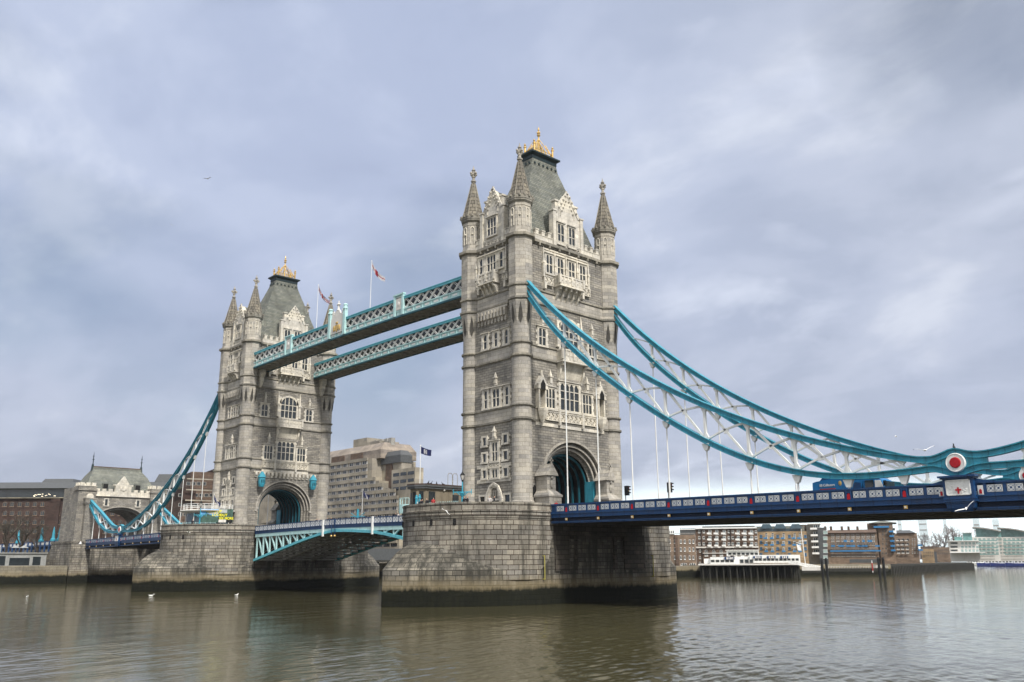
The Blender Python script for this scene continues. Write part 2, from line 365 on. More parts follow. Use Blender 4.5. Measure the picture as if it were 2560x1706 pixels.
def water():
    """one sheet of water: wind ripples modelled on the reach near the camera, finer towards it, running out to a level sheet"""
    rs = np.random.RandomState(5)
    r = [26.]
    while r[-1] < 420: r.append(r[-1]+max(.11, .0030*r[-1]*(r[-1]/60.)**.35))
    r = np.array(r); th0 = math.atan2(fw.y, fw.x); th = np.linspace(th0-.66, th0+.66, 900)
    RR, TT = np.meshgrid(r, th, indexing='ij'); Xw = CP.x+RR*np.cos(TT); Yw = CP.y+RR*np.sin(TT)
    dr = np.gradient(r)[:, None]
    patch = np.zeros_like(Xw)
    for k in range(9):
        a = rs.uniform(0, 2*math.pi); L = rs.uniform(14, 60); ca, sa = math.cos(a), math.sin(a)
        patch += np.sin(2*math.pi*(Xw*ca*.6+Yw*sa*.6+ (Xw*.69-Yw*.72)*.35)/L+rs.uniform(0, 6.28))
    patch = np.clip(.62+.42*patch/1.5, .08, 1.9)
    H = np.zeros_like(Xw); wind = math.radians(205)
    for k in range(46):
        L = .42*(14/.42)**(k/45.)*rs.uniform(.9, 1.1)
        a = wind+rs.normal(0, .55); kx, ky = math.cos(a)*2*math.pi/L, math.sin(a)*2*math.pi/L
        slope = WSLOPE*(1.9 if L < 1.2 else 1.0 if L < 2.5 else (2.5/L)**1.1); A = slope*L/(2*math.pi)
        vis = np.clip((L/dr-2.5)/2.5, 0, 1)
        ph = kx*Xw+ky*Yw+rs.uniform(0, 6.28)+.6*np.sin(Xw*.11+k)+.6*np.sin(Yw*.13+2*k)
        s = np.sin(ph); H += A*vis*(s+.18*np.cos(2*ph))*(patch if L < 4 else .7)
    fade = np.clip((400-RR)/250, 0, 1)*np.clip((RR-26)/3, 0, 1); H = H*fade
    n, mth_ = H.shape; co = np.stack([Xw, Yw, H], -1).reshape(-1, 3)
    idx = np.arange(n*mth_).reshape(n, mth_); q = np.stack([idx[:-1, :-1], idx[1:, :-1], idx[1:, 1:], idx[:-1, 1:]], -1).reshape(-1, 4)
    # level sheet round it, joined along the rim
    far = 4600.; rim = list(idx[0, :])+list(idx[1:, -1])+list(idx[-1, :-1][::-1])+list(idx[1:-1, 0][::-1])
    c0 = co[rim].mean(0); out = []
    for v in rim:
        d = co[v, :2]-c0[:2]; d = d/np.linalg.norm(d); out.append((c0[0]+d[0]*far, c0[1]+d[1]*far, 0.))
    # widen the sheet behind the camera too
    base = len(co); co = np.concatenate([co, np.array(out)]); m_ = len(rim)
    rq = np.array([[rim[i], rim[(i+1) % m_], base+(i+1) % m_, base+i] for i in range(m_)])
    q = np.concatenate([q, rq]); me = bpy.data.meshes.new('river_water')
    me.vertices.add(len(co)); me.vertices.foreach_set('co', co.astype(np.float32).ravel()); me.loops.add(len(q)*4); me.loops.foreach_set('vertex_index', q.astype(np.int32).ravel())
    me.polygons.add(len(q)); me.polygons.foreach_set('loop_start', np.arange(0, len(q)*4, 4, dtype=np.int32)); me.polygons.foreach_set('use_smooth', np.ones(len(q), dtype=bool)); me.update(calc_edges=True)
    me.materials.append(MAT['water']); o = bpy.data.objects.new('river_water', me); COL.objects.link(o); tag(o, kind='structure')
    if me.polygons[0].normal.z < 0: me.flip_normals()
WSLOPE = .0085
water()
mb = MB(); mb.box(-5600, 5600, -5600, 5600, -9, -6); mb.build('ground', 'paving', kind='structure')

# ------------------------------------------------------------------ bridge piers
D = 82.3                       # tower to tower
def gothic(y0, yn, x0, n=14):
    L = yn-y0; c = (x0*x0-L*L)/(2*x0); r = x0-c
    return [(c+math.sqrt(max(0, r*r-(L*i/n)**2)), y0+L*i/n) for i in range(n+1)]
def pier_outline(g):
    right = g; top = right+[(-x, y) for x, y in reversed(right[:-1])]
    bot = [(-x, -y) for x, y in top]
    return top+bot
def drum_outline(Rr, yc, n=16):
    t = [(Rr*math.cos(math.pi*i/n), yc+Rr*math.sin(math.pi*i/n)) for i in range(n+1)]
    return t+[(-x, -y) for x, y in t]
def perim(o):
    s = [0.]
    for i in range(1, len(o)+1):
        a, b = o[i-1], o[i % len(o)]; s.append(s[-1]+math.hypot(a[0]-b[0], a[1]-b[1]))
    return s
def pier(Xc, label):
    t = bthing('bridge_pier', label, 'pier', (Xc, 0, 0), group='granite river piers of the bridge')
    mb = MB()
    go = pier_outline(gothic(9.3, 27.6, 10.72)); S = perim(go)
    rings = []; zs = []
    for z, k in ((-6, 1.), (4.25, 1.), (4.7, .965), (5.5, .90), (6.2, .84), (7.0, .735), (7.55, .61), (7.9, .48), (8.0, .3)):
        # the starling slopes back to the drum; its sides stay in the plane of the pier wall
        rg = []
        for (x, y) in go:
            yy = 9.3+(abs(y)-9.3)*(1-(1-k)*.62) ; xx = x*(1-(1-k)*.9*min(1, max(0, (abs(y)-9.3)/6)))
            rg.append((xx, math.copysign(yy, y), z))
        rings.append(rg); zs.append(z)
    mb.loft(rings, uv=lambda k, i: (S[i], zs[k]*1.0 if k < 2 else 4.2+(k-1)*.8))
    mb.build('starling', 'starlingstone', t, smooth=35)
    dr = drum_outline(10.62, 11.65, 20); S2 = perim(dr)
    def ring(d, z):
        o = []
        for x, y in dr:
            if abs(y) > 11.6:
                s = math.copysign(1, y); l = (10.62+d)/10.62; o.append((x*l, s*11.65+(y-s*11.65)*l, z))
            else: o.append((x+math.copysign(d, x), y, z))
        return o
    mb = MB(); prof = [(0, 3.), (0, 10.42), (.10, 10.47), (.10, 10.68), (.20, 10.74), (.20, 10.95), (.12, 11.0), (.12, 11.2), (.26, 11.26), (.26, 11.42), (.08, 11.5), (.08, 12.12), (.16, 12.16), (.16, 12.38), (-.62, 12.40), (-.62, 11.5)]
    mb.loft([ring(d, z) for d, z in prof], cap0=False, uv=lambda k, i: (S2[i], prof[k][1]))
    mb.build('drum', 'pierstone', t, smooth=35)
    # darker stone panel and ribs under the roadway, on both long sides
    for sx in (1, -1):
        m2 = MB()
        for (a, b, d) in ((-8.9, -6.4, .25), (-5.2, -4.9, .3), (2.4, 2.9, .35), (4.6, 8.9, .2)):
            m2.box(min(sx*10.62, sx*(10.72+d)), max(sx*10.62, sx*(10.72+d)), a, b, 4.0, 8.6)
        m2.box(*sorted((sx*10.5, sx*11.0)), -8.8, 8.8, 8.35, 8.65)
        m2.build('fender_rib', 'darkstone', t)
        m3 = MB(); m3.box(*sorted((sx*10.6, sx*10.66)), -8.95, 8.95, 1.2, 10.3); m3.build('underdeck_panel', 'darkstone', t)
    # drain slots and yellow ladder guides
    for a in (-150, -122, -97, -78, -60):
        x = 10.58*math.cos(R(a)); y = -11.65+10.58*math.sin(R(a)); sl = MB(); sl.cbox((x, y, 9.98), (.30, .30, .72)); sl.build('drain_slot', 'darkhole', t)
    for y in ((-10.9, 10.7) if Xc == 0 else ()):
        g = MB(); g.tube((10.95, y, 3.0), (10.95, y, 5.9), .07); g.box(10.6, 10.98, y-.06, y+.06, 3.0, 3.12); g.box(10.6, 10.98, y-.06, y+.06, 5.8, 5.92)
        g.build('guide_pole', 'oldyellow', t)
    return t
pier(0, 'near weathered granite pier with a sloping cutwater, below the right tower')
pier(-D+.9, 'far pale granite pier with a rounded cutwater, below the left tower')

# ------------------------------------------------------------------ bridge towers
WX, WY = 5.78, 9.74
def TA(x0=0):                         # -Y face:  (u, d, z)
    return lambda u, d, z: (u, -WY-d, z)
TB = lambda u, d, z: (WX+d, u, z)     # +X face
TC = lambda u, d, z: (-WX-d, u, z)    # -X face
TDd = lambda u, d, z: (u, WY+d, z)    # +Y face
def box3(mb, u0, u1, d0, d1, z0, z1): mb.box(u0, u1, d0, d1, z0, z1)
def arc_pts(w, zs, h, n=18):
    return [(-w*math.cos(math.pi*i/n), zs+h*math.sin(math.pi*i/n)) for i in range(n+1)]
def window(T, root, u0, u1, z0, z1, lights=1, tr=(), arch=False, sur=.30, proud=.20, quoin=True, hood=True, pointed=True):
    f = MB(T); g = MB(T); w = u1-u0
    f.box(u0-sur, u0, 0, proud, z0, z1); f.box(u1, u1+sur, 0, proud, z0, z1)
    f.box(u0-sur-.08, u1+sur+.08, 0, proud+.10, z0-.26, z0)
    if quoin:
        k = 0; z = z0
        while z < z1-.15:
            e = .20 if k % 2 == 0 else 0.
            if e: f.box(u0-sur-e, u0-sur, 0, proud-.06, z, min(z+.42, z1)); f.box(u1+sur, u1+sur+e, 0, proud-.06, z, min(z+.42, z1))
            z += .42; k += 1
    if arch:
        a = arc_pts(w/2, z1-w*.42, w*.42, 12); c = (u0+u1)/2
        for i in range(len(a)-1):
            (p, q), (r, s) = a[i], a[i+1]
            o = (w/2+sur)/(w/2)
            f.add([(c+p, 0, q), (c+r, 0, s), (c+r*o, 0, z1-w*.42+(s-z1+w*.42)*o), (c+p*o, 0, z1-w*.42+(q-z1+w*.42)*o),
                   (c+p, proud, q), (c+r, proud, s), (c+r*o, proud, z1-w*.42+(s-z1+w*.42)*o), (c+p*o, proud, z1-w*.42+(q-z1+w*.42)*o)],
                  [(0, 1, 5, 4), (3, 7, 6, 2), (4, 5, 6, 7), (0, 4, 7, 3), (1, 2, 6, 5)])
        zt = z1-w*.42
        f.box(u0-sur, u0, 0, proud, zt-.01, zt); g.prism([(u0, z0), (u1, z0)]+[(c-p, q) for p, q in a], .02, .05)
    else:
        f.box(u0-sur, u1+sur, 0, proud, z1, z1+.26)
        if hood: f.box(u0-sur-.12, u1+sur+.12, 0, proud+.16, z1+.26, z1+.38)
        g.box(u0, u1, .02, .05, z0, z1)
    lw = w/lights
    for i in range(1, lights): f.box(u0+i*lw-.075, u0+i*lw+.075, .05, proud-.04, z0, z1)
    for q in tr: f.box(u0, u1, .05, proud-.06, z0+(z1-z0)*q-.06, z0+(z1-z0)*q+.06)
    if pointed:
        hgt = min(.6, lw*.6)
        for i in range(lights):
            a = u0+i*lw; b = a+lw; c = (a+b)/2; zt = z1-(w*.42*.12 if arch else 0)
            if arch: continue
            f.prism([(a, zt), (c, zt), (a+lw*.2, zt-hgt*.35), (a, zt-hgt)], .05, proud-.08); f.prism([(b, zt), (c, zt), (b-lw*.2, zt-hgt*.35), (b, zt-hgt)], .05, proud-.08)
    wo = f.build('window', 'dressing', root); g.build('pane', 'glass', wo); return wo
def corbel_row(mb, u0, u1, n, z0, z1, d):
    mb.box(u0, u1, 0, d*.22, z1-.12, z1+.1)
    for i in range(n):
        u = u0+(u1-u0)*(i+.5)/n; w = (u1-u0)/n*.5
        mb.box(u-w/2, u+w/2, 0, d, z0, z1); mb.box(u-w/2, u+w/2, 0, d*.55, z0-(z1-z0)*.6, z0)
def pinnacle(mb, u, d, z, h, r=.16):
    mb.box(u-r, u+r, d-r, d+r, z, z+h*.45); mb.box(u-r*1.5, u+r*1.5, d-r*1.5, d+r*1.5, z+h*.45, z+h*.52)
    mb.loft([[(u+a*r*k, d+b*r*k, zz) for a, b in ((-1, -1), (1, -1), (1, 1), (-1, 1))] for k, zz in ((1, z+h*.52), (.15, z+h))])
def carved(mb, u0, u1, z0, z1, d, n, rows=1):
    """row of relief tracery: raised frame with a diamond and boss in every bay"""
    mb.box(u0, u1, 0, d*.5, z0, z1)
    for r_ in range(rows+1):
        z = z0+(z1-z0)*r_/rows; mb.box(u0, u1, d*.5, d, z-.05, z+.05)
    for i in range(n+1):
        u = u0+(u1-u0)*i/n; mb.box(u-.06, u+.06, d*.5, d, z0+.05, z1-.05)
    for i in range(n):
        a = u0+(u1-u0)*i/n; b = u0+(u1-u0)*(i+1)/n
        for r_ in range(rows):
            za = z0+(z1-z0)*r_/rows; zb = z0+(z1-z0)*(r_+1)/rows; c = (a+b)/2; zc_ = (za+zb)/2
            for (p, q) in (((a, zc_), (c, zb)), ((c, zb), (b, zc_)), ((b, zc_), (c, za)), ((c, za), (a, zc_))):
                mb.beam((p[0], d*.72, p[1]), (q[0], d*.72, q[1]), .1, d*.4, (0, 1, 0))
            mb.sphere((c, d*.6, zc_), .14, 6, 4)
def balcony(T, root, u0, u1, z0, z1, dep, name='balcony', under=2.0, nb=4, wing=0.):
    m = MB(T); h = z1-z0
    m.box(u0, u1, 0, dep, z0-.28, z0); m.box(u0-.12, u1+.12, 0, dep+.12, z0-.40, z0-.28)
    m.box(u0, u1, dep-.16, dep-.06, z0, z1-.2); m.box(u0, u0+.12, 0, dep-.16, z0, z1-.2); m.box(u1-.12, u1, 0, dep-.16, z0, z1-.2)
    m.box(u0-.05, u1+.05, dep-.24, dep+.04, z1-.2, z1); m.box(u0-.05, u0+.2, 0, dep-.24, z1-.2, z1); m.box(u1-.2, u1+.05, 0, dep-.24, z1-.2, z1)
    n = max(2, int((u1-u0)/.75))
    for i in range(n+1):
        u = u0+(u1-u0)*i/n; w = .2 if i in (0, n, n//2) else .09; e = .1 if w > .1 else .02
        m.box(u-w, u+w, dep-.22, dep+e, z0, z1+(.12 if w > .1 else -.1))
    for i in range(n):
        c = u0+(u1-u0)*(i+.5)/n; m.sphere((c, dep-.06, (z0+z1)/2-.1), .2, 6, 4, (1, .5, 1))
    for i in range(nb):          # brackets
        u = u0+.3+(u1-u0-.6)*i/(nb-1)
        m.prism([(0, z0-.4), (dep*.95, z0-.4), (dep*.85, z0-.8), (dep*.55, z0-.95), (dep*.4, z0-.4-under*.6), (0, z0-.4-under)], u-.16, u+.16, 'x') if T is None else \
            m.loft([[(u+s, a, b) for a, b in ((0, z0-.4), (dep*.95, z0-.4), (dep*.85, z0-.8), (dep*.55, z0-.95), (dep*.4, z0-.4-under*.6), (0, z0-.4-under))] for s in (-.16, .16)])
    m.loft([[(u0+.5, 0, z0-.4-under*.8), (u1-.5, 0, z0-.4-under*.8), (u1-.15, dep*.5, z0-.4), (u0+.15, dep*.5, z0-.4)], [(u0+.5, 0, z0-.4-under*.79), (u1-.5, 0, z0-.4-under*.79), (u1-.15, dep*.5, z0-.39), (u0+.15, dep*.5, z0-.39)]])
    return m.build(name, 'dressing', root)
def gable(T, root, hw, zb, zs, za, dep, wins, crock=True):
    m = MB(T)
    pts = [(-hw, zb), (hw, zb), (hw, zs), (hw*.82, zs+.25), (0, za), (-hw*.82, zs+.25), (-hw, zs)]
    m.loft([[(u, d, z) for u, z in pts] for d in (-.9, .12)])
    for s in (-1, 1):            # flanking buttress pinnacles with flat caps
        m.box(s*hw-.30, s*hw+.30, -.5, .34, zb, zs+.2)
        m.box(s*hw-.42, s*hw+.42, -.6, .44, zs+.2, zs+.42)
        m.box(s*hw*.72-.28, s*hw*.72+.28, -.8, -.1, zs, zs+2.05); m.box(s*hw*.72-.42, s*hw*.72+.42, -.95, .05, zs+2.05, zs+2.3)
        m.beam((s*hw*.86, .1, zs+.2), (0, .1, za+.12), .5, .22, (0, 1, 0))
        if crock:
            for k in range(1, 5):
                q = k/5; m.sphere((s*hw*.8*(1-q), .3, zs+.3+(za-zs)*q), .17, 6, 4)
                m.sphere((s*hw*.5*(1-q), .2, zs+.1+(za-zs)*q*.8), .15, 6, 4)
        m.beam((s*hw*.5-.0, .18, zs-.2), (s*hw*.5, .18, zs+.9), .12, .12)
    m.box(-.09, .09, -.15, .15, za, za+.5); m.box(-hw-.1, hw+.1, 0, .25, zb+.9, zb+1.02)
    carved(m, -hw+.35, hw-.35, zb+.12, zb+.8, .24, 5)
    g = m.build('gable', 'dressing', root)
    r_ = MB(T); rp = [(-hw*.9, zs-.1), (0, za-.1), (hw*.9, zs-.1)]
    r_.loft([[(u, d, z) for u, z in rp] for d in (-.9, -4.6)])
    r_.box(-hw+.05, -hw+.3, -3.8, -.9, zb, zs); r_.box(hw-.3, hw-.05, -3.8, -.9, zb, zs)
    r_.build('gable_roof', 'slate', g)
    for (a, b, z0, z1, l, tr) in wins:
        window(lambda u, d, z: T(u, d+.12, z), root, a, b, z0, z1, l, tr, sur=.22, quoin=False, proud=.18)
    return g
def parapet(T, root, segs):
    for a, b in segs:
        m = MB(T)
        m.box(a, b, -.35, .18, 50.25, 51.2); m.box(a, b, -.4, .24, 51.2, 51.3)
        n = max(2, int((b-a)/1.05))
        for i in range(n):
            u = a+(b-a)*(i+.5)/n; m.box(u-.3, u+.3, -.35, .2, 51.3, 51.95); m.box(u-.36, u+.36, -.42, .27, 51.95, 52.1)
        m.build('parapet', 'dressing', root)
OCT = math.pi/8
def tower(Xc, label, outer_pos):
    t = bthing('bridge_tower', label, 'tower', (Xc, 0, 11.0), group='Gothic bridge towers')
    # ---- walls with the portal arch cut through
    def arch_slab(m, x0, x1, w, zs, h, ztop=22.4, ymax=WY):
        a = arc_pts(w, zs, h, 20); a = [(-w, 11.0)]+a+[(w, 11.0)]
        for x in (x0, x1):
            m.quad((x, -ymax, 11.0), (x, -w, 11.0), (x, -w, ztop), (x, -ymax, ztop)); m.quad((x, w, 11.0), (x, ymax, 11.0), (x, ymax, ztop), (x, w, ztop))
            for i in range(1, len(a)-2):
                (p, q), (r, s) = a[i], a[i+1]; m.quad((x, p, q), (x, r, s), (x, r, ztop), (x, p, ztop))
        for i in range(len(a)-1):
            (p, q), (r, s) = a[i], a[i+1]; m.quad((x0, p, q), (x1, p, q), (x1, r, s), (x0, r, s))
    m = MB()
    arch_slab(m, -4.4, 4.4, 4.9, 15.7, 4.35)
    for s in (1, -1):
        for a, b, w_, h_ in ((4.4, 4.86, 5.3, 4.75), (4.86, 5.32, 5.72, 5.2), (5.32, WX, 6.15, 5.75)):
            arch_slab(m, s*a, s*b, w_, 15.75, h_)
        m.quad((-WX, s*WY, 11), (WX, s*WY, 11), (WX, s*WY, 22.4), (-WX, s*WY, 22.4))
    for (a, b) in ((22.4, 50.25),):
        m.box(-WX, WX, -WY, WY, a, b)
    m.build('wall', 'rubble', t, recalc=False)
    for s, T in ((1, TB), (-1, TC)):   # archivolt
        am = MB(T)
        for w_, h_, d, wd in ((6.25, 5.85, .0, .30), (5.78, 5.26, -.40, .18), (5.36, 4.80, -.86, .18)):
            a = arc_pts(w_, 15.75, h_, 24)
            for i in range(24):
                (p, q), (r, s_) = a[i], a[i+1]; am.beam((p, d+.06, q), (r, d+.06, s_), .28, wd, (0, 1, 0))
        for sg in (-1, 1): am.box(sg*6.2-.25, sg*6.2+.25, 0, .18, 15.3, 15.75)
        am.build('archivolt', 'ashlar', t)
    # tunnel lining: dark boards between teal ribs, teal dado
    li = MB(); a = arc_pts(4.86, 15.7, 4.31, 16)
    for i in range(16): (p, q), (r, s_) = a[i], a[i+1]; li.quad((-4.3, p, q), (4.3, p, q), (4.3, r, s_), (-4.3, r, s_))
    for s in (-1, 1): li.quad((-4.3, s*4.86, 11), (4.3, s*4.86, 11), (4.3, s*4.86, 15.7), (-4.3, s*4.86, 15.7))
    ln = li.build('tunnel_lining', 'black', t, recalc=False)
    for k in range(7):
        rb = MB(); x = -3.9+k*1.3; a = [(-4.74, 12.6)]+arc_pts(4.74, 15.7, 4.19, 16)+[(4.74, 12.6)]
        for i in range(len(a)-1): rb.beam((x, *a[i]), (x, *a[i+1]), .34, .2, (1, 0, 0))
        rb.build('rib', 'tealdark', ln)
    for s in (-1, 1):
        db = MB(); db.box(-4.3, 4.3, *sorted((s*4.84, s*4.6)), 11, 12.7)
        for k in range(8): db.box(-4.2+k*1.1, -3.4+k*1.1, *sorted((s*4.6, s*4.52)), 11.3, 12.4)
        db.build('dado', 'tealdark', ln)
        pb = MB(); pb.box(*sorted((outer_pos*3.9, outer_pos*5.6)), *sorted((s*4.55, s*6.05)), 11, 16.3); pb.build('gate_panel', 'teal' if s > 0 else 'navy', t)
    # ---- string courses and cornice
    def strings(name, mat, z0, z1, d, rr, n, ph=0.):
        m = MB(); m.loft([[(sx*(WX+dd), sy*(WY+dd), z) for sx, sy in ((-1, -1), (1, -1), (1, 1), (-1, 1))] for dd, z in ((0, z0-.12), (d, z0), (d, z1), (0, z1+.06))])
        for sx in (-1, 1):
            for sy in (-1, 1):
                m.lathe([(rr-d+.02, z0-.14), (rr, z0), (rr, z1), (rr-d+.02, z1+.08)], sx*5.23, sy*9.19, n, ph)
        m.build(name, mat, t)
    for z0, z1 in ((23.85, 24.1), (25.75, 25.95), (32.65, 32.9), (34.5, 34.72)): strings('string_course', 'trim', z0, z1, .22, 1.62, 20)
    for z0, z1 in ((40.75, 41.0), (42.7, 42.92)): strings('string_course', 'trim', z0, z1, .22, 2.02, 8, OCT)
    strings('cornice', 'trim', 50.0, 50.4, .42, 2.26, 8, OCT)
    bd = MB()                        # smooth band between the paired courses
    for z0, z1 in ((24.1, 25.7), (32.9, 34.45), (41.0, 42.65)): bd.box(-WX-.05, WX+.05, -WY-.05, WY+.05, z0, z1)
    bd.build('stone_band', 'ashlar', t)
    for T in (TA(), TB, TC):
        n = 7 if T in (TB, TC) else 4; hw = 7.2 if n == 7 else 3.3; cb = MB(T); cb.box(-hw, hw, 0, .1, 49.75, 49.98)
        for i in range(n): u = -hw+2*hw*(i+.5)/n; cb.box(u-.14, u+.14, .0, .42, 49.6, 50.0)
        cb.build('cornice_corbel', 'trim', t)
    # ---- turrets
    for sx in (-1, 1):
        for sy in (-1, 1):
            cx, cy = sx*5.23, sy*9.19
            m = MB(); m.lathe([(1.62, 11.0), (1.62, 12.9), (1.50, 13.0), (1.50, 13.4), (1.38, 13.5), (1.38, 37.0)], cx, cy, 20, 0)
            o16 = [(OCT+2*math.pi*i/16*1) for i in range(16)]
            def oct16(rad, z):       # octagon sampled at 16 points (corners and face middles)
                return [(cx+rad*(1 if i % 2 == 0 else math.cos(OCT))*math.cos(OCT+math.pi*i/8), cy+rad*(1 if i % 2 == 0 else math.cos(OCT))*math.sin(OCT+math.pi*i/8), z) for i in range(16)]
            m.loft([[(cx+1.37*math.cos(OCT+math.pi*i/8), cy+1.37*math.sin(OCT+math.pi*i/8), 36.9) for i in range(16)], oct16(1.55, 38.6), oct16(1.8, 40.4), oct16(1.82, 50.1)])
            m.lathe([(1.82, 50.1), (1.76, 50.5), (1.62, 51.2), (1.62, 54.6), (1.70, 54.65), (1.70, 54.85), (1.64, 54.9), (1.66, 55.3)], cx, cy, 8, OCT)
            tu = m.build('turret', 'ashlar', t, smooth=30)
            nk = MB()                # tall pointed notches of the corbelled change from round to octagon
            for k in range(8):
                a = math.pi/4*k; ca, sa = math.cos(a), math.sin(a)
                def P(u, rr, z): return (cx+rr*ca-u*sa, cy+rr*sa+u*ca, z)
                nk.add([P(-.30, 1.50, 38.0), P(0, 1.42, 37.2), P(.30, 1.50, 38.0), P(.20, 1.62, 39.2), P(0, 1.72, 40.3), P(-.20, 1.62, 39.2)], [(0, 1, 2, 3, 4, 5)])
            nk.build('pointed_notch', 'steel', tu, recalc=False)
            pn = MB()                # blind tracery on the upper stage
            for k in range(8):
                a = math.pi/4*k; ca, sa = math.cos(a), math.sin(a)
                for u in (-.28, .28):
                    p = lambda zz: (cx+1.54*ca-u*sa, cy+1.54*sa+u*ca, zz)
                    pn.beam(p(51.6), p(54.1), .1, .1); q = (cx+1.54*ca, cy+1.54*sa, 54.45); pn.beam(p(54.1), q, .1, .1)
                pn.sphere((cx+1.56*ca, cy+1.56*sa, 53.2), .16, 6, 4)
            pn.build('tracery', 'dressing', tu)
            rm = MB(); rm.lathe([(1.66, 55.1), (1.92, 55.4), (1.92, 55.62), (1.98, 55.66), (1.98, 56.05), (1.7, 56.1)], cx, cy, 8, OCT)
            for k in range(16):
                a = OCT+math.pi/8*k; rm.cbox((cx+1.9*math.cos(a), cy+1.9*math.sin(a), 56.15), (.26, .26, .3))
            rm.build('turret_rim', 'trim', tu)
            sp = MB(); sp.lathe([(1.78, 56.0), (1.42, 57.3), (.98, 59.2), (.56, 61.0), (.34, 62.0), (.27, 62.4)], cx, cy, 8, OCT)
            spo = sp.build('spire', 'spire', tu)
            hp = MB()
            for k in range(8):
                a = OCT+math.pi/4*k; pts = [(1.80, 56.0), (1.44, 57.3), (1.0, 59.2), (.58, 61.0), (.36, 62.0)]
                for i in range(4): hp.tube((cx+pts[i][0]*math.cos(a), cy+pts[i][0]*math.sin(a), pts[i][1]), (cx+pts[i+1][0]*math.cos(a), cy+pts[i+1][0]*math.sin(a), pts[i+1][1]), .07, 4)
            hp.build('spire_rib', 'trim', spo)
            fn = MB(); fn.lathe([(.27, 62.3), (.42, 62.35), (.42, 62.55), (.22, 62.65), (.20, 63.0), (.30, 63.1), (.30, 63.2), (.2, 63.3), (.18, 64.2), (.30, 64.25), (.30, 64.4), (.14, 64.55), (.12, 64.7), (.02, 65.1)], cx, cy, 8)
            for a in range(4):
                c_, s_ = math.cos(math.pi/2*a), math.sin(math.pi/2*a)
                fn.tube((cx, cy, 63.65), (cx+.48*c_, cy+.48*s_, 63.68), .13, 5, .17); fn.sphere((cx+.52*c_, cy+.52*s_, 63.74), .2, 6, 4); fn.sphere((cx+.38*c_, cy+.38*s_, 63.92), .13, 6, 4); fn.sphere((cx+.38*c_, cy+.38*s_, 63.46), .13, 6, 4)
            fn.build('cross_finial', 'ashlar', spo)
    # ---- roof, platform, crest
    rf = MB(); rf.loft([[(sx*a, sy*b, z) for sx, sy in ((-1, -1), (1, -1), (1, 1), (-1, 1))] for a, b, z in ((4.7, 8.5, 50.2), (4.2, 7.5, 53.), (3.3, 6.0, 57.), (2.1, 4.1, 62.), (1.35, 2.85, 65.2), (1.25, 2.62, 66.4))])
    ro = rf.build('roof', 'slate', t)
    ho = MB()
    for i in range(6): u = -2.3+i*.92; ho.cbox((1.36, u, 65.55), (.3, .26, .3)); ho.cbox((-1.36, u, 65.55), (.3, .26, .3))
    for i in range(3): u = -.8+i*.8; ho.cbox((u, -2.86, 65.55), (.26, .3, .3)); ho.cbox((u, 2.86, 65.55), (.26, .3, .3))
    ho.build('roof_vent', 'lead', ro)
    pl = MB(); pl.loft([[(sx*a, sy*b, z) for sx, sy in ((-1, -1), (1, -1), (1, 1), (-1, 1))] for a, b, z in ((1.25, 2.62, 66.35), (1.3, 2.68, 66.5), (1.3, 2.68, 66.95), (1.75, 3.1, 67.25), (1.75, 3.1, 67.5), (1.5, 2.8, 67.55))])
    pl.build('roof_platform', 'lead', ro)
    cr = MB()
    for sx in (-1, 1):
        for sy in (-1, 1):
            x, y = sx*1.05, sy*2.05
            cr.lathe([(.16, 67.5), (.16, 69.0), (.26, 69.05), (.26, 69.2), (.10, 69.3), (.20, 69.5), (.02, 69.8)], x, y, 6)
            cr.tube((x, y, 67.9), (0, 0, 70.9), .06, 5); cr.tube((x, y, 67.9), (x*.45, y*.5, 69.9), .07, 5)
            for q in (.3, .5, .7): cr.sphere((x*(1-q), y*(1-q), 67.95+2.7*q+.22), .085, 5, 4); cr.tube((x*(1-q), y*(1-q), 67.6), (x*(1-q), y*(1-q), 67.9+2.7*q), .055, 4)
    for sx in (-1, 1): cr.box(sx*1.05-.05, sx*1.05+.05, -2.05, 2.05, 67.55, 67.7); cr.box(sx*1.05-.04, sx*1.05+.04, -2.05, 2.05, 68.3, 68.4)
    for sy in (-1, 1): cr.box(-1.05, 1.05, sy*2.05-.05, sy*2.05+.05, 67.55, 67.7); cr.box(-1.05, 1.05, sy*2.05-.04, sy*2.05+.04, 68.3, 68.4)
    for k in range(-5, 6):
        for sx in (-1, 1): cr.tube((sx*1.05, k*.37, 67.6), (sx*1.05, k*.37, 68.35), .045, 4)
    for sy in (-1, 1): cr.tube((1.05*sy, 0, 68.4), (0, 0, 70.4), .06, 5); cr.tube((0, 2.05*sy, 68.4), (0, 0, 70.4), .06, 5)
    cr.lathe([(.18, 67.5), (.14, 70.4), (.24, 70.5), (.24, 70.65), (.12, 70.8), (.10, 71.3), (.26, 71.4), (.3, 71.55), (.12, 71.7), (.09, 72.3), (.17, 72.45), (.02, 73.0)], 0, 0, 8)
    for c_, s_ in ((1, 0), (-1, 0), (0, 1), (0, -1)): cr.sphere((.24*c_, .24*s_, 71.95), .13, 5, 4)
    cr.build('crown_crest', 'gold', ro)
    # ---- river side (-Y) face and its twin
    A = TA()
    for (a, b, z0, z1, l, tr) in ((-2.73, -2.12, 46.4, 48.75, 1, (.5,)), (-1.06, .80, 46.4, 48.75, 3, (.5,)), (1.72, 2.34, 46.4, 48.75, 1, (.5,))): window(lambda u, d, z: A(u, d+.10, z), t, a, b, z0, z1, l, tr, quoin=False)
    m = MB(A); m.box(-3.65, 3.0, 0, .10, 45.5, 49.3); m.box(-3.65, 3.0, .1, .2, 49.2, 49.35)
    for u in (-3.6, -1.6, 1.26, 2.95): pinnacle(m, u, .22, 45.6, 4.1, .14)
    m.build('window_surround', 'dressing', t)
    balcony(A, t, -2.0, 1.3, 44.6, 45.9, 1.2, nb=4, under=1.7)
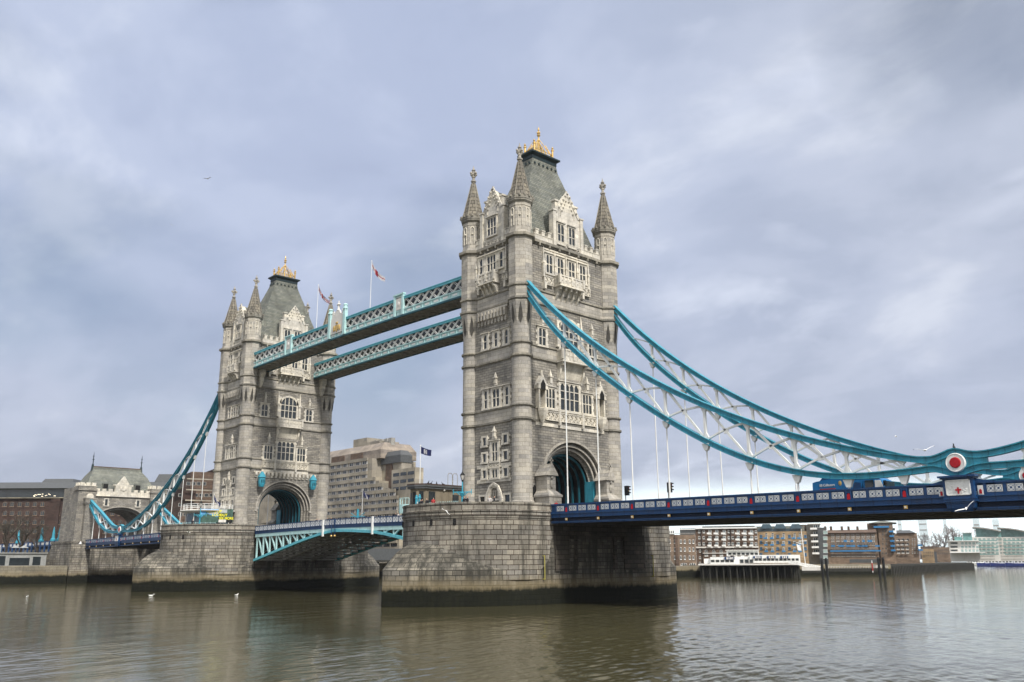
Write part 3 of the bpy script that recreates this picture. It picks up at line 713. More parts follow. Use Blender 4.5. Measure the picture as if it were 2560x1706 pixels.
    for s in (-3.5, 2.3):
        m = MB(A); carved(m, s, s+1.0, 44.2, 45.4, .35, 1); m.box(s+.3, s+.7, 0, .4, 43.3, 44.2); m.build('bracket', 'dressing', t)
    gable(A, t, 2.35, 50.3, 55.6, 59.2, .3, [(-1.02, .86, 51.9, 54.6, 3, (.45,))])
    parapet(A, t, [(-3.7, -2.6), (2.6, 3.7)]); parapet(TDd, t, [(-3.7, 3.7)])
    m = MB(A); corbel_row(m, -3.25, 3.25, 9, 39.1, 40.3, .55); m.box(-3.3, 3.3, 0, .3, 40.3, 40.62); m.build('machicolation', 'ashlar', t)
    for a, b in ((-1.95, -1.25), (.38, 1.02), (2.62, 3.22)): window(A, t, a, b, 34.85, 36.9, 1, (.55,), sur=.42)
    for (a, b, l) in ((-1.78, -1.15, 1), (.02, 1.42, 2), (2.68, 3.28, 1)): window(A, t, a, b, 26.2, 28.7, l, (.5,), sur=.40)
    m = MB(A); m.box(.45, .95, 0, .3, 29.2, 29.5); pinnacle(m, .7, .2, 29.5, 1.6, .2); m.box(.05, .75, 0, .3, 21.7, 22.); pinnacle(m, .4, .2, 22., 1.5, .2)
    for z in (17.75, 15.74): m.box(-3.3, 3.7, 0, .14, z, z+.5)
    carved(m, -.75, 1.55, 17.7, 18.4, .26, 3); m.build('niche_finial', 'dressing', t)
    window(A, t, -.1, 1.0, 18.65, 21.2, 2, (.5,), sur=.45)
    window(A, t, -.1, 1.0, 16.35, 17.5, 2, (), sur=.45, hood=False)
    for a, b in ((-2.05, -1.38), (2.27, 3.02)):
        for z0, z1 in ((20.95, 22.05), (18.65, 19.8), (16.4, 17.5)): window(A, t, a, b, z0, z1, 1, (), sur=.32, hood=False, pointed=False)
    m = MB(A)                       # pointed west door
    for w_, d in ((1.62, .0), (1.36, .08), (1.12, .16)):
        a = [(-w_, 12.2), (-w_, 13.4), (-w_*.86, 14.2), (-w_*.5, 15.0+w_*.1), (0, 14.1+w_*.9)]; a = a+[(-x, z) for x, z in a[-2::-1]]
        for i in range(len(a)-1): m.beam((.45+a[i][0], .3-d, a[i][1]), (.45+a[i+1][0], .3-d, a[i+1][1]), .3, .26, (0, 1, 0))
    m.box(-.6, 1.5, .02, .2, 13.25, 13.5)
    for u in (-.2, .2, .6, 1.0): m.beam((u+.05, .1, 13.5), (u+.05, .1, 14.6), .1, .1)
    dd = m.build('door_arch', 'dressing', t)
    m = MB(A); m.box(-.55, 1.45, .03, .06, 11., 13.25); m.box(-.5, 1.4, .03, .06, 13.5, 14.4); m.build('door', 'black', dd)
    for a, b in ((-2.6, -1.6), (2.5, 3.5)): window(A, t, a, b, 11.4, 13.9, 1, (), sur=.26, hood=False, pointed=False, quoin=False)
    # ---- portal faces
    for T, outer in ((TB, outer_pos > 0), (TC, outer_pos < 0)):
        for a in (-4.77, -2.45, -.03, 2.36): window(lambda u, d, z: T(u, d+.10, z), t, a, a+1.2, 45.75, 48.5, 2, (.5,), sur=.28, quoin=False)
        m = MB(T); m.box(-5.4, 4.3, 0, .10, 44.9, 49.4); m.box(-5.4, 4.3, .1, .22, 49.3, 49.5)
        for u in (-5.35, -3.0, -.62, 1.78, 4.2): pinnacle(m, u, .24, 45.0, 4.6, .15)
        m.build('window_surround', 'dressing', t)
        balcony(T, t, -3.1, 1.9, 44.3, 45.6, 1.4, nb=5, under=2.0)
        for s in (-5.3, 2.7):
            m = MB(T); carved(m, s, s+1.7, 43.9, 45.2, .4, 2); m.box(s-.1, s+.3, 0, .5, 43.2, 44.2); m.build('bracket', 'dressing', t)
        gable(T, t, 2.95, 50.3, 55.7, 59.4, .3, [(-2.25, -.95, 50.95, 54.0, 2, (.5,)), (.15, 1.4, 50.95, 54.0, 2, (.5,))])
        parapet(T, t, [(-7.2, -3.3), (3.3, 7.2)])
        for a, b in ((-6.4, -5.05), (4.0, 5.4)): window(T, t, a, b, 34.75, 37.2, 2, (.5,), sur=.34); 
        window(T, t, -2.0, 1.6, 34.9, 39.3, 4, (.35, .62), arch=True, sur=.45)
        for u in (-5.72, 4.7): m = MB(T); m.box(u-.25, u+.25, 0, .3, 37.7, 38.); pinnacle(m, u, .2, 38., 1.8, .2); m.build('niche_finial', 'dressing', t)
        for u in (-2.7, 2.3): m = MB(T); pinnacle(m, u, .2, 35., 5.4, .24); m.build('niche_finial', 'dressing', t)
        balcony(T, t, -2.8, 2.6, 33.1, 34.6, 1.3, nb=2, under=2.7)
        window(T, t, -2.25, 1.55, 25.95, 29.8, 4, (.42, .72), sur=.4); window(T, t, -5.2, -3.4, 25.95, 28.7, 3, (.5,), sur=.32); window(T, t, 2.4, 4.25, 25.95, 28.7, 3, (.5,), sur=.32)
        m = MB(T); ex = 7.2 if outer else 5.5
        m.box(-ex, ex-.3, 0, .14, 23.3, 25.75); m.box(-ex-.1, ex-.2, 0, .34, 25.6, 25.85)
        carved(m, -5.4, -2.9, 24.2, 25.4, .4, 3); carved(m, -2.5, 1.9, 24.2, 25.4, .4, 5); carved(m, 2.3, 4.9, 24.2, 25.4, .4, 3)
        for u in (-2.7, 2.1): m.box(u-.18, u+.18, 0, .5, 23.6, 25.9)
        for u in (-4.3, 3.3): m.box(u-.3, u+.3, 0, .3, 29.1, 29.4); pinnacle(m, u, .2, 29.4, 2.0, .22)
        m.build('carved_panel', 'dressing', t)
        if outer:
            for u, nm in ((-6.35, 0), (5.9, 1)):     # canopied niches
                m = MB(T); m.loft([[(u+a*k, .55+b*k, z) for a, b in ((-.3, -.5), (.3, -.5), (.55, 0), (.3, .5), (-.3, .5), (-.55, 0))] for k, z in ((.3, 23.6), (1.1, 24.6), (1.35, 25.3), (1.35, 25.6))])
                m.box(u-.75, u-.5, 0, .7, 25.6, 28.3); m.box(u+.5, u+.75, 0, .7, 25.6, 28.3)
                m.loft([[(u-.95, d, 28.3), (u+.95, d, 28.3), (u+.95, d, 28.8), (u, d, 30.4), (u-.95, d, 28.8)] for d in (0, .8)])
                m.box(u-.12, u+.12, .3, .6, 30.3, 31.0); m.sphere((u-.9, .7, 29.0), .2, 6, 4); m.sphere((u+.9, .7, 29.0), .2, 6, 4)
                no = m.build('niche', 'dressing', t); h = MB(T); h.loft([[(u-.46, .81, 28.2), (u+.46, .81, 28.2), (u+.46, .81, 29.0), (u, .81, 29.7), (u-.46, .81, 29.0)], [(u-.46, .84, 28.2), (u+.46, .84, 28.2), (u+.46, .84, 29.0), (u, .84, 29.7), (u-.46, .84, 29.0)]]); h.build('niche_hollow', 'darkhole', no)
            for u in (-6.55, 5.4):                   # gabled shrines flanking the portal
                m = MB(T)
                m.box(u-1.15, u+1.15, .2, 3.0, 11, 13.4); m.loft([[(u+a*k, .2 if b < 0 else 3.0*q, z) for a, b in ((-1, -1), (1, -1), (1, 1), (-1, 1))] for k, q, z in ((1.15, 1., 13.4), (1.3, 1.03, 13.45), (1.3, 1.03, 13.7), (.8, .8, 14.3))])
                m.box(u-.8, u+.8, .2, 2.3, 14.3, 16.4)
                m.loft([[(u-1.1, d, 16.3), (u+1.1, d, 16.3), (u+.95, d, 16.6), (u, d, 17.9), (u-.95, d, 16.6)] for d in (.2, 2.55)])
                m.box(u-.1, u+.1, 2.2, 2.4, 17.8, 18.7); m.box(u-.35, u+.35, 2.2, 2.4, 18.2, 18.42)
                m.sphere((u, 2.4, 15.2), .3, 6, 5, (1, .6, 2)); m.sphere((u, 2.45, 16.0), .2, 6, 4)
                m.build('gabled_shrine', 'ashlar', t)
            m = MB(T); m.loft([[(u, d, z) for u, z in ((-8.0, 11), (-6.9, 11), (-6.9, 14.2), (-7.15, 14.9), (-7.5, 15.15), (-7.85, 14.8), (-8.0, 14.2))] for d in (.02, .05)]); m.build('side_doorway', 'darkhole', t)
        else:
            m = MB(T); corbel_row(m, -7.2, 7.2, 16, 22.55, 23.25, .5); m.build('machicolation', 'dressing', t)
            for u in (-7.3, 7.3):
                m = MB(T); m.loft([[(u-.5*k, 0, z), (u+.5*k, 0, z), (u+.5*k, 1.7*k, z), (u-.5*k, 1.7*k, z)] for k, z in ((.45, 40.6), (.6, 41.2), (.8, 41.9), (.8, 42.6), (1., 43.3), (1., 44.2))]); m.build('walkway_corbel', 'dressing', t)
            for u in (-5.9, 5.9):
                m = MB(T); m.loft([[(u+.62*k*a, 1.2+.62*k*b, z) for a, b in ((-1, -.5), (-.5, -1), (.5, -1), (1, -.5), (1, .5), (.5, 1), (-.5, 1), (-1, .5))] for k, z in ((.7, 20.1), (1.0, 20.7), (1.05, 21.9), (1.25, 22.0), (.8, 22.6), (.2, 23.2))]); m.box(u-.1, u+.1, 0, 1.2, 22.2, 22.5)
                lo = m.build('lantern_box', 'teal', t); m = MB(T)
                for a in (-.36, 0, .36): m.box(u+a-.12, u+a+.12, 1.86, 1.88, 20.9, 21.5)
                m.build('lantern_pane', 'tealdark', lo)
    return t
tower(0, 'tall near Gothic stone tower with gold crown, blue chains on its right', 1)
tower(-D, 'smaller looking far Gothic stone tower at left, with teal lantern boxes over its arch', -1)

# ------------------------------------------------------------------ suspension chains and side spans
UPZ = [43.85, 42.23, 40.68, 39.19, 37.76, 36.39, 35.08, 33.82, 32.61, 31.45, 30.34, 29.27, 28.24, 27.26, 26.32, 25.41, 24.54, 23.7, 22.9, 22.13, 21.39, 20.68, 20.0, 19.34, 18.72, 18.12, 17.55, 17.01, 16.5, 16.02, 15.56, 15.13, 14.74, 14.37]
LOZ = [42.67, 40.51, 38.55, 36.75, 35.1, 33.57, 32.13, 30.78, 29.5, 28.27, 27.09, 25.95, 24.85, 23.78, 22.75, 21.75, 20.78, 19.86, 18.97, 18.13, 17.34, 16.6, 15.92, 15.31, 14.76, 14.28, 13.87, 13.53, 13.27, 13.08, 12.95, 12.89, 12.89, 12.93]
def spl(pts, s):
    for (a, b), (c, d) in zip(pts, pts[1:]):
        if s <= c: return b+(d-b)*(s-a)/(c-a)
    return pts[-1][1]
def crom(P, n=6):
    o = []
    for i in range(len(P)-1):
        p0, p1, p2, p3 = P[max(0, i-1)], P[i], P[i+1], P[min(len(P)-1, i+2)]
        for k in range(n):
            t = k/n; o.append(tuple(.5*((2*b)+(c-a)*t+(2*a-5*b+4*c-d)*t*t+(3*b-a-3*c+d)*t**3) for a, b, c, d in zip(p0, p1, p2, p3)))
    return o+[P[-1]]
UP = [(6+1.5*i, z) for i, z in enumerate(UPZ)]+crom([(57.4, 13.98), (58.6, 13.9), (59.5, 14.1), (60.6, 14.42), (61.8, 14.1), (63.0, 14.0), (65., 14.25), (67.5, 14.85), (71.5, 16.35), (77, 18.5), (83, 20.7), (89, 23.1)], 3)
LO = [(6+1.5*i, z) for i, z in enumerate(LOZ)]+crom([(57.5, 13.02), (58.8, 13.05), (60.6, 12.55), (62.6, 12.95), (65., 12.95), (68, 13.05), (72, 13.7), (76, 15.0), (80, 16.9), (84.5, 19.6), (89, 22.6)], 3)
NODES = [13.6+5.29*k for k in range(9)]+[66.2, 71.5, 76.8, 82.1]
ZT = lambda s: 12.25-.0115*(s-11)          # parapet top along a side span
IP = [(-.34, -.30), (.34, -.30), (.34, -.22), (.19, -.22), (.19, .20), (.37, .20), (.37, .30), (-.37, .30), (-.37, .20), (-.19, .20), (-.19, -.22), (-.34, -.22)]
def chain(X0, sg, yc, label, col='teal'):
    t = bthing('suspension_chain', label, 'suspension chain', (X0+sg*60.7, yc, 13.4), group='braced suspension chains of the side spans')
    xo = X0+sg*60.7
    W3 = lambda s, dy, z: (X0+sg*s-xo, dy, z)
    for nm, P in (('upper_chord', UP), ('lower_chord', LO)):
        m = MB(); m.sweep(IP, [W3(s, 0, z) for s, z in P]); m.build(nm, col, t)
    m = MB()
    o = [(58.3, 14.1), (59.5, 14.1), (60.6, 14.4), (61.8, 14.1), (63.2, 14.0), (63.2, 13.1), (62.4, 12.95), (60.6, 12.5), (59.0, 13.0), (58.3, 13.1)]
    m.loft([[W3(s, dy, z) for s, z in o] for dy in (-.22, .22)]); lp = m.build('link_plate', col, t)
    for q in (-1, 1):
        m = MB(); 
        m.loft([[W3(60.7+r*math.cos(2*math.pi*i/32), q*dy, 13.42+r*math.sin(2*math.pi*i/32)) for i in range(32)] for r, dy in ((.83, .2), (.83, .44), (.77, .50), (.73, .46), (.47, .46))]); d = m.build('roundel', 'white', lp)
        m = MB(); m.loft([[W3(60.7+r*math.cos(2*math.pi*i/24), q*dy, 13.42+r*math.sin(2*math.pi*i/24)) for i in range(24)] for r, dy in ((.47, .45), (.47, .52), (.40, .56))]); m.build('roundel_centre', 'red', d)
    uz = lambda s: spl(UP, s); lz = lambda s: spl(LO, s)
    for i, s in enumerate(NODES):
        a, b = uz(s)-.3, lz(s)+.3
        m = MB(); m.beam(W3(s, 0, b), W3(s, 0, a), .26, .3, (0, 1, 0))
        for z0, sn in ((a, -1), (b, 1)): m.loft([[W3(s-w_, -.13, z), W3(s+w_, -.13, z), W3(s+w_, .13, z), W3(s-w_, .13, z)] for w_, z in ((.48, z0+.05*sn*-1), (.16, z0+sn*min(.55, abs(a-b)*.4)))])
        m.build('vertical_strut', 'white', t)
        zb = lz(s)-.3; zd = ZT(s)-.05
        m = MB(); m.loft([[W3(s-w_, -.2, z), W3(s+w_, -.2, z), W3(s+w_, .2, z), W3(s-w_, .2, z)] for w_, z in ((.5, zb), (.2, max(zd+.05, zb-.75)))])
        if zb-.75 > zd:
            m.tube(W3(s, 0, zb-.7), W3(s, 0, zd), .075, 8)
            zj = zd+min(2.2, (zb-zd)*.4); m.tube(W3(s, 0, zd), W3(s, 0, zj), .105, 8); m.sphere(W3(s, 0, zb-.75), .17, 8, 5)
        m.build('hanger', 'white', t)
    def brace(s0, z0, s1, z1, w0, bow):
        m = MB(); L = []
        for k in range(9):
            q = k/8; L.append(W3(s0+(s1-s0)*q, 0, z0+(z1-z0)*q+bow*math.sin(math.pi*q)))
        for k in range(8): m.beam(L[k], L[k+1], w0, .2+.10*abs(k-3.5)/3.5*.5, (0, 1, 0))
        m.build('brace', 'white', t)
    for a, b in zip(NODES[:8]+NODES[9:12], NODES[1:9]+NODES[10:]):
        brace(a+.35, uz(a+.35)-.3, b-.25, lz(b-.25)+.3, .24, .0 if a < 60 else .12); brace(a+.25, lz(a+.25)+.3, b-.35, uz(b-.35)-.3, .2, .18)
        zc_ = (uz((a+b)/2)+lz((a+b)/2))/2+.05; m = MB(); m.cbox(W3((a+b)/2, 0, zc_), (.5, .2, .42)); m.build('gusset', 'white', t)
    brace(NODES[0]-3.5, lz(NODES[0]-3.5)+.3, NODES[0]-.3, uz(NODES[0]-.3)-.35, .18, .05)
    s = NODES[8]; brace(s+.2, lz(s+.2)+.3, s+1.6, uz(s+1.6)-.3, .16, .05)
    return t
chain(0, 1, -9.25, 'nearest teal braced chain, dropping from the near tower to the large roundel')
chain(0, 1, 9.25, 'teal braced chain on the far side of the right span, behind the nearest chain')
chain(-D, -1, -9.25, 'distant teal chain sagging from the left tower to the arched gatehouse')
chain(-D, -1, 9.25, 'distant teal chain on the far side of the left span, mostly hidden')

def panel_mesh(w, h, nm, fine=True):
    m = MB(); m.box(-w/2, w/2, -.02, .02, -h/2, h/2); m.m = 1
    for s in (-1, 1):
        for k in range(16 if fine else 0):
            a, b = 2*math.pi*k/16, 2*math.pi*(k+1)/16; r = h*.40
            m.beam((s*w*.25+r*1.05*math.cos(a), -.03, r*math.sin(a)), (s*w*.25+r*1.05*math.cos(b), -.03, r*math.sin(b)), .016, .022, (0, 1, 0))
        m.beam((s*w*.02, -.03, -h*.47), (s*w*.48, -.03, h*.47), .016, .022, (0, 1, 0)); m.beam((s*w*.02, -.03, h*.47), (s*w*.48, -.03, -h*.47), .016, .022, (0, 1, 0))
        m.cbox((s*w*.25, -.03, 0), (.08, .02, .16)); m.cbox((s*w*.25, -.03, 0), (.16, .018, .07))
    m.cbox((0, -.03, 0), (.035, .02, h*.9))
    o = m.build(nm, ['white', 'navy']); me = o.data; bpy.data.objects.remove(o); return me
def put(me, nm, parent, loc, rz=0, sc=(1, 1, 1), ry=0.):
    o = bpy.data.objects.new(nm, me); COL.objects.link(o); o.parent = parent; o.location = (loc[0], loc[1], loc[2]-ZOFF.get(parent.name, 0)); o.rotation_euler = (0, ry, rz); o.scale = sc; return o
PM = panel_mesh(1.22, .60, 'lattice_panel')
def shield_mesh():
    m = MB(); pts = [(-.17, .16), (.17, .16), (.17, -.28), (-.17, -.28)]
    m.prism([(-.14, -.30), (.14, -.30), (.15, .08), (.06, .26), (-.06, .26), (-.15, .08)], -.05, .02, 'y'); o = m.build('shield', 'red'); me = o.data; bpy.data.objects.remove(o); return me
SH = shield_mesh()
def glamp():
    m = MB(); m.cbox((0, -.05, 0), (.30, .12, .30)); m.m = 1; m.cbox((0, -.12, 0), (.16, .03, .16)); o = m.build('marker_lamp', ['gold', 'offwhite']); me = o.data; bpy.data.objects.remove(o); return me
GLM = glamp()
def side_span(X0, sg, s0, s1, label, fine):
    t = bthing('side_span', label, 'bridge deck', (X0+sg*60.7, 0, 11.0), group='suspended side spans')
    xo = X0+sg*60.7; W3 = lambda s, y, z: (X0+sg*s-xo, y, z)
    m = MB(); m.loft([[W3(s, y, ZT(s)+dz) for s, dz in ((s0, -1.45), (s0, -1.2), (s1, -1.2), (s1, -1.45))] for y in (-9.3, 9.3)]); m.build('roadway', 'asphalt', t)
    m = MB()
    for k in range(int((s1-s0)/2.65)):
        s = s0+.6+2.65*k; m.loft([[W3(s+a, y, ZT(s)+dz) for a, dz in ((-.12, -2.35), (.12, -2.35), (.12, -1.45), (-.12, -1.45))] for y in (-9.2, 9.2)])
    for y in (-6, -2, 2, 6): m.loft([[W3(s, y+a, ZT(s)+dz) for a, dz in ((-.15, -2.2), (.15, -2.2), (.15, -1.45), (-.15, -1.45))] for s in (s0, s1)])
    m.loft([[W3(s, y, ZT(s)-2.3) for s in (s0, s1)]+[W3(s, y, ZT(s)-2.27) for s in (s1, s0)] for y in (-9.2, 9.2)])
    m.build('underframe', 'steel', t)
    for q in (-1, 1):
        y0 = q*9.5
        def bar(m, a, b, z0, z1, d0, d1, zf=ZT):
            m.loft([[W3(s, y0+q*d, zf(s)+z) for d, z in ((d0, z0), (d1, z0), (d1, z1), (d0, z1))] for s in (a, b)])
        m = MB()
        bar(m, s0, s1, -1.24, -1.10, -.2, .16); bar(m, s0, s1, -1.62, -1.24, -.2, .05); bar(m, s0, s1, -1.70, -1.62, -.2, .12); bar(m, s0, s1, -2.24, -2.16, -.2, .14); bar(m, s0, s1, -2.40, -2.24, -.2, .08)
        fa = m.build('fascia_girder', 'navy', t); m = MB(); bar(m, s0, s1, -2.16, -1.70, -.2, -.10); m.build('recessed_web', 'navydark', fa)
        # parapet: rails and posts; lattice panels and red shields are its pieces
        m = MB(); ped = (59.4, 62.2)
        for a, b in ((s0, ped[0]), (ped[1], s1)):
            bar(m, a, b, -.14, 0, -.16, .12); bar(m, a, b, -.26, -.14, -.1, .05); bar(m, a, b, -1.10, -.92, -.1, .06); bar(m, a, b, -.92, -.26, -.06, -.04)
        posts = []; s = NODES[0]-5.29*.5
        bays = [8.31]+NODES[:9]+[58.9]
        shields = [x for x in NODES if s0 < x < s1]
        ps = []
        for k in range(-1, 9):
            a = 13.6+5.29*k
            for j in range(3):
                c = a+.28+(5.29-.56)*(j+.5)/3+.0
                if s0+.65 < c < ped[0]-.7: ps.append(c)
            for j in range(1, 3):
                c = a+.28+(5.29-.56)*j/3
                if s0+.2 < c < ped[0]: bar(m, c-.13, c+.13, -1.02, -.14, -.1, .08)
        for k in range(0, 5):
            a = 60.9+5.3*k
            for j in range(3):
                c = a+.28+(5.3-.56)*(j+.5)/3
                if ped[1]+.6 < c < s1-.65: ps.append(c)
            for j in range(1, 3):
                c = a+.28+(5.3-.56)*j/3
                if ped[1] < c < s1: bar(m, c-.13, c+.13, -1.02, -.14, -.1, .08)
        for c in shields: bar(m, c-.30, c-.18, -1.02, -.14, -.1, .1); bar(m, c+.18, c+.30, -1.02, -.14, -.1, .1); bar(m, c-.18, c+.18, -.40, -.26, -.06, .08)
        pa = m.build('parapet', 'navy', t)
        rz = 0 if q < 0 else math.pi; sl = math.atan(.0115*sg)
        if q < 0 or True:
            for c in ps: put(PM, 'lattice_panel', pa, W3(c, y0+q*.05, ZT(c)-.60), rz, ry=sl if q < 0 else -sl)
            for c in shields: put(SH, 'shield', pa, W3(c, y0+q*.06, ZT(c)-.72), rz)
            if q < 0:
                for c in shields: put(GLM, 'marker_lamp', fa, W3(c, y0+q*.06, ZT(c)-1.93), rz)
        # pedestal below the roundel
        m = MB()
        def pb(a, b, d, z0, z1): m.loft([[W3(s, y0+q*dd, z) for s, dd in ((60.8-a, -.4), (60.8+a, -.4), (60.8+b, d), (60.8-b, d))] for z in (z0, z1)])
        pb(1.25, 1.25, .55, 9.9, 12.0); pb(1.4, 1.4, .72, 12.0, 12.12); pb(1.55, 1.55, .86, 12.12, 12.28); pb(1.32, 1.32, .62, 10.25, 10.4); pb(1.38, 1.38, .66, 10.05, 10.15)
        m.loft([[W3(60.8+a*k, y0+q*d, z) for a, d in ((-1.2, -.3), (1.2, -.3), (1.2, .5*k), (-1.2, .5*k))] for k, z in ((1, 9.9), (.95, 9.5), (.7, 9.2))])
        for e in (-1, 1): m.loft([[W3(60.8+e*a, y0+q*d, z) for a, z in ((1.2, 10.9), (2.9, ZT(60)-.9), (2.9, ZT(60)), (2.0, ZT(60)+.12), (1.2, 12.0))] for d in (-.1, .05)])
        pd = m.build('pedestal', 'navy', t)
        m = MB(); f = lambda s, d, z: W3(60.8+s, y0+q*d, z)
        m.T = f; m.box(-.98, .98, .54, .58, 10.62, 11.86)
        m.box(-1.02, 1.02, .54, .62, 10.58, 10.66); m.box(-1.02, 1.02, .54, .62, 11.82, 11.90); m.box(-1.02, -.94, .54, .62, 10.58, 11.9); m.box(.94, 1.02, .54, .62, 10.58, 11.9)
        for k in range(26):
            m.sphere((random.uniform(-.85, .85), .58, random.uniform(10.75, 11.75)), random.uniform(.05, .1), 6, 4, (1, .4, 1))
        cp = m.build('carved_panel', 'white', pd); m = MB(f); m.box(-.06, .06, .58, .66, 10.70, 11.25); m.box(-.24, .24, .58, .655, 10.98, 11.1); m.build('red_cross', 'red', cp)
        for e in (-1, 1):
            m = MB(lambda s, d, z: f(e*(1.62+s), d-.47, z)); m.box(-.22, .22, .52, .56, 10.55, 11.35); m.build('side_panel', 'white', pd)
            m = MB(lambda s, d, z: f(e*(1.62+s), d-.47, z)); m.prism([(-.1, 10.65), (.1, 10.65), (.1, 10.95), (0, 11.05), (-.1, 10.95)], .56, .60, 'y'); m.build('shield', 'red', pd)
    return t
side_span(0, 1, 10.9, 88, 'right hand navy bridge deck with white lattice parapet panels and red shields', True)
side_span(-D, -1, 10.9, 87.5, 'distant left hand navy bridge deck running to the arched gatehouse', False)

# ------------------------------------------------------------------ high level walkways
def walkway(y0, y1, label, front):
    t = bthing('high_walkway', label, 'walkway', (-D/2, 0, 44.3), group='lattice walkways between the tower tops')
    X0, X1 = -D+5.9+D/2, -5.9+D/2
    zb = lambda x: 44.25+.35*(1-(2*x/(X1-X0))**2)
    NS = 12; xs = [X0+(X1-X0)*i/NS for i in range(NS+1)]
    def bar(m, ya, yb, za, zb_):
        m.loft([[(x, ya, zb(x)+za), (x, yb, zb(x)+za), (x, yb, zb(x)+zb_), (x, ya, zb(x)+zb_)] for x in xs])
    m = MB(); bar(m, y0+.25, y1-.25, .05, .3); m.build('floor_plate', 'steelgrey', t)
    m = MB()
    for i in range(26):
        x = X0+(X1-X0)*(i+.5)/26; m.box(x-.1, x+.1, y0+.1, y1-.1, zb(x)-.12, zb(x)+.06)
        xx = X0+(X1-X0)*(i+1.5)/26
        if i < 25: m.beam((x, y0+.3, zb(x)-.03), (xx, y1-.3, zb(xx)-.03), .12, .1); m.beam((x, y1-.3, zb(x)-.03), (xx, y0+.3, zb(xx)-.03), .12, .1)
    m.build('floor_bracing', 'steelgrey', t)
    m = MB(); bar(m, y0+.45, y1-.45, .3, 3.0); m.build('gallery_glazing', 'glass', t)
    m = MB(); bar(m, y0-.05, y1+.05, 3.05, 3.2); m.loft([[(x, y0+.1, zb(x)+3.2), (x, y1-.1, zb(x)+3.2), (x, (y0+y1)/2+.3, zb(x)+3.55), (x, (y0+y1)/2-.3, zb(x)+3.55)] for x in xs]); m.build('roof', 'leadroof', t)
    for q, y in ((-1, y0), (1, y1)):
        m = MB()
        bar(m, *sorted((y, y-q*.3)), .22, 1.05); bar(m, *sorted((y+q*.12, y-q*.3)), 1.05, 1.22); bar(m, *sorted((y+q*.10, y-q*.3)), .22, .34)
        n = 30
        for i in range(n+1):
            x = X0+(X1-X0)*i/n; m.box(x-.07, x+.07, *sorted((y, y+q*.1)), zb(x)+.34, zb(x)+1.05)
        g = m.build('side_girder', 'tealpale', t)
        m = MB(); bar(m, *sorted((y+q*.16, y-q*.2)), -.06, .22); m.build('bottom_flange', 'tealdark', g)
        m = MB()
        for i in range(n): x = X0+(X1-X0)*(i+.5)/n; m.box(x-.55, x+.55, *sorted((y, y+q*.04)), zb(x)+.55, zb(x)+.88)
        tie = m; m.build('girder_panels', 'white', g)
        m = MB()
        bar(m, *sorted((y+q*.12, y-q*.3)), 2.86, 3.2); bar(m, *sorted((y+q*.2, y-q*.3)), 3.2, 3.32); rl = m.build('top_rail', 'tealmid', t)
        m = MB(); n = 34
        for off, dd in ((0, 0),):
            for i in range(n):
                a = X0+(X1-X0)*(i+off)/n; b = a+(X1-X0)/n*1.0
                if b > X1+.2: continue
                for e in (0, .36):
                    m.beam((a+e, y-q*.05, zb(a)+1.2), (b+e, y-q*.05, zb(b)+2.9), .08, .15, (0, 1, 0)); m.beam((a+e, y-q*.10, zb(a)+2.9), (b+e, y-q*.10, zb(b)+1.2), .06, .15, (0, 1, 0))
        m.build('lattice', 'white', t)
    if front:
        dx = -D/2
        for x in (-60.9, -24.0):
            m = MB(); xx = x-dx; m.box(xx-.9, xx+.9, y0-.10, y0+.1, zb(xx)+.3, zb(xx)+3.7); m.box(xx-1.35, xx-.9, y0-.3, y0+.15, zb(xx)+.2, zb(xx)+3.9); m.box(xx+.9, xx+1.35, y0-.3, y0+.15, zb(xx)+.2, zb(xx)+3.9); m.box(xx-.9, xx+.9, y0-.15, y0+.1, zb(xx)+.9, zb(xx)+3.7); m.box(xx-1.45, xx+1.45, y0-.36, y0+.2, zb(xx)+3.7, zb(xx)+3.95)
            py = m.build('pylon', 'tealpale', t); m = MB(); carved(m, -.7, .7, 0, 2.2, .1, 1, 2)
            m2 = MB(); m2.box(xx-.75, xx+.75, y0-.20, y0-.15, zb(xx)+1.2, zb(xx)+3.4); m2.sphere((xx, y0-.2, zb(xx)+2.2), .3, 8, 5, (1, .4, 1.4)); m2.build('carved_panel', 'offwhite', py)
        xx = -43.1-dx
        for s in (-1, 1):
            m = MB(); m.box(xx+s*2.5-.35, xx+s*2.5+.35, y0-.4, y0+.2, zb(xx)+.2, zb(xx)+4.9); m.lathe([(.5, zb(xx)+4.9), (.5, zb(xx)+5.1), (.36, zb(xx)+5.2), (.36, zb(xx)+5.6), (.46, zb(xx)+5.65), (.3, zb(xx)+5.9)], xx+s*2.5, y0-.1, 8); m.build('pylon', 'tealpale', t)
        m = MB(); pts = [(-2.15, .9), (2.15, .9), (2.15, 3.6), (1.6, 4.3), (.9, 4.6), (.55, 5.2), (-.55, 5.2), (-.9, 4.6), (-1.6, 4.3), (-2.15, 3.6)]
        m.loft([[(xx+a, d, zb(xx)+b) for a, b in pts] for d in (y0-.22, y0+.1)])
        for a in (-1.9, -1.4, 1.4, 1.9): m.lathe([(.08, zb(xx)+3.5), (.08, zb(xx)+4.9), (.14, zb(xx)+5.0), (.02, zb(xx)+5.3)], xx+a, y0, 6)
        m.lathe([(.3, zb(xx)+5.2), (.2, zb(xx)+5.6), (.16, zb(xx)+6.2), (.3, zb(xx)+6.3), (.12, zb(xx)+6.6), (.1, zb(xx)+6.9), (.02, zb(xx)+7.1)], xx, y0, 8)
        for a in (-1, 1): m.sphere((xx+a*.32, y0, zb(xx)+6.3), .2, 6, 4)
        pe = m.build('crested_pediment', 'offwhite', t); m = MB()
        m.prism([(xx-.5, zb(xx)+2.4), (xx+.5, zb(xx)+2.4), (xx+.5, zb(xx)+1.6), (xx, zb(xx)+1.1), (xx-.5, zb(xx)+1.6)], y0-.34, y0-.22, 'y')
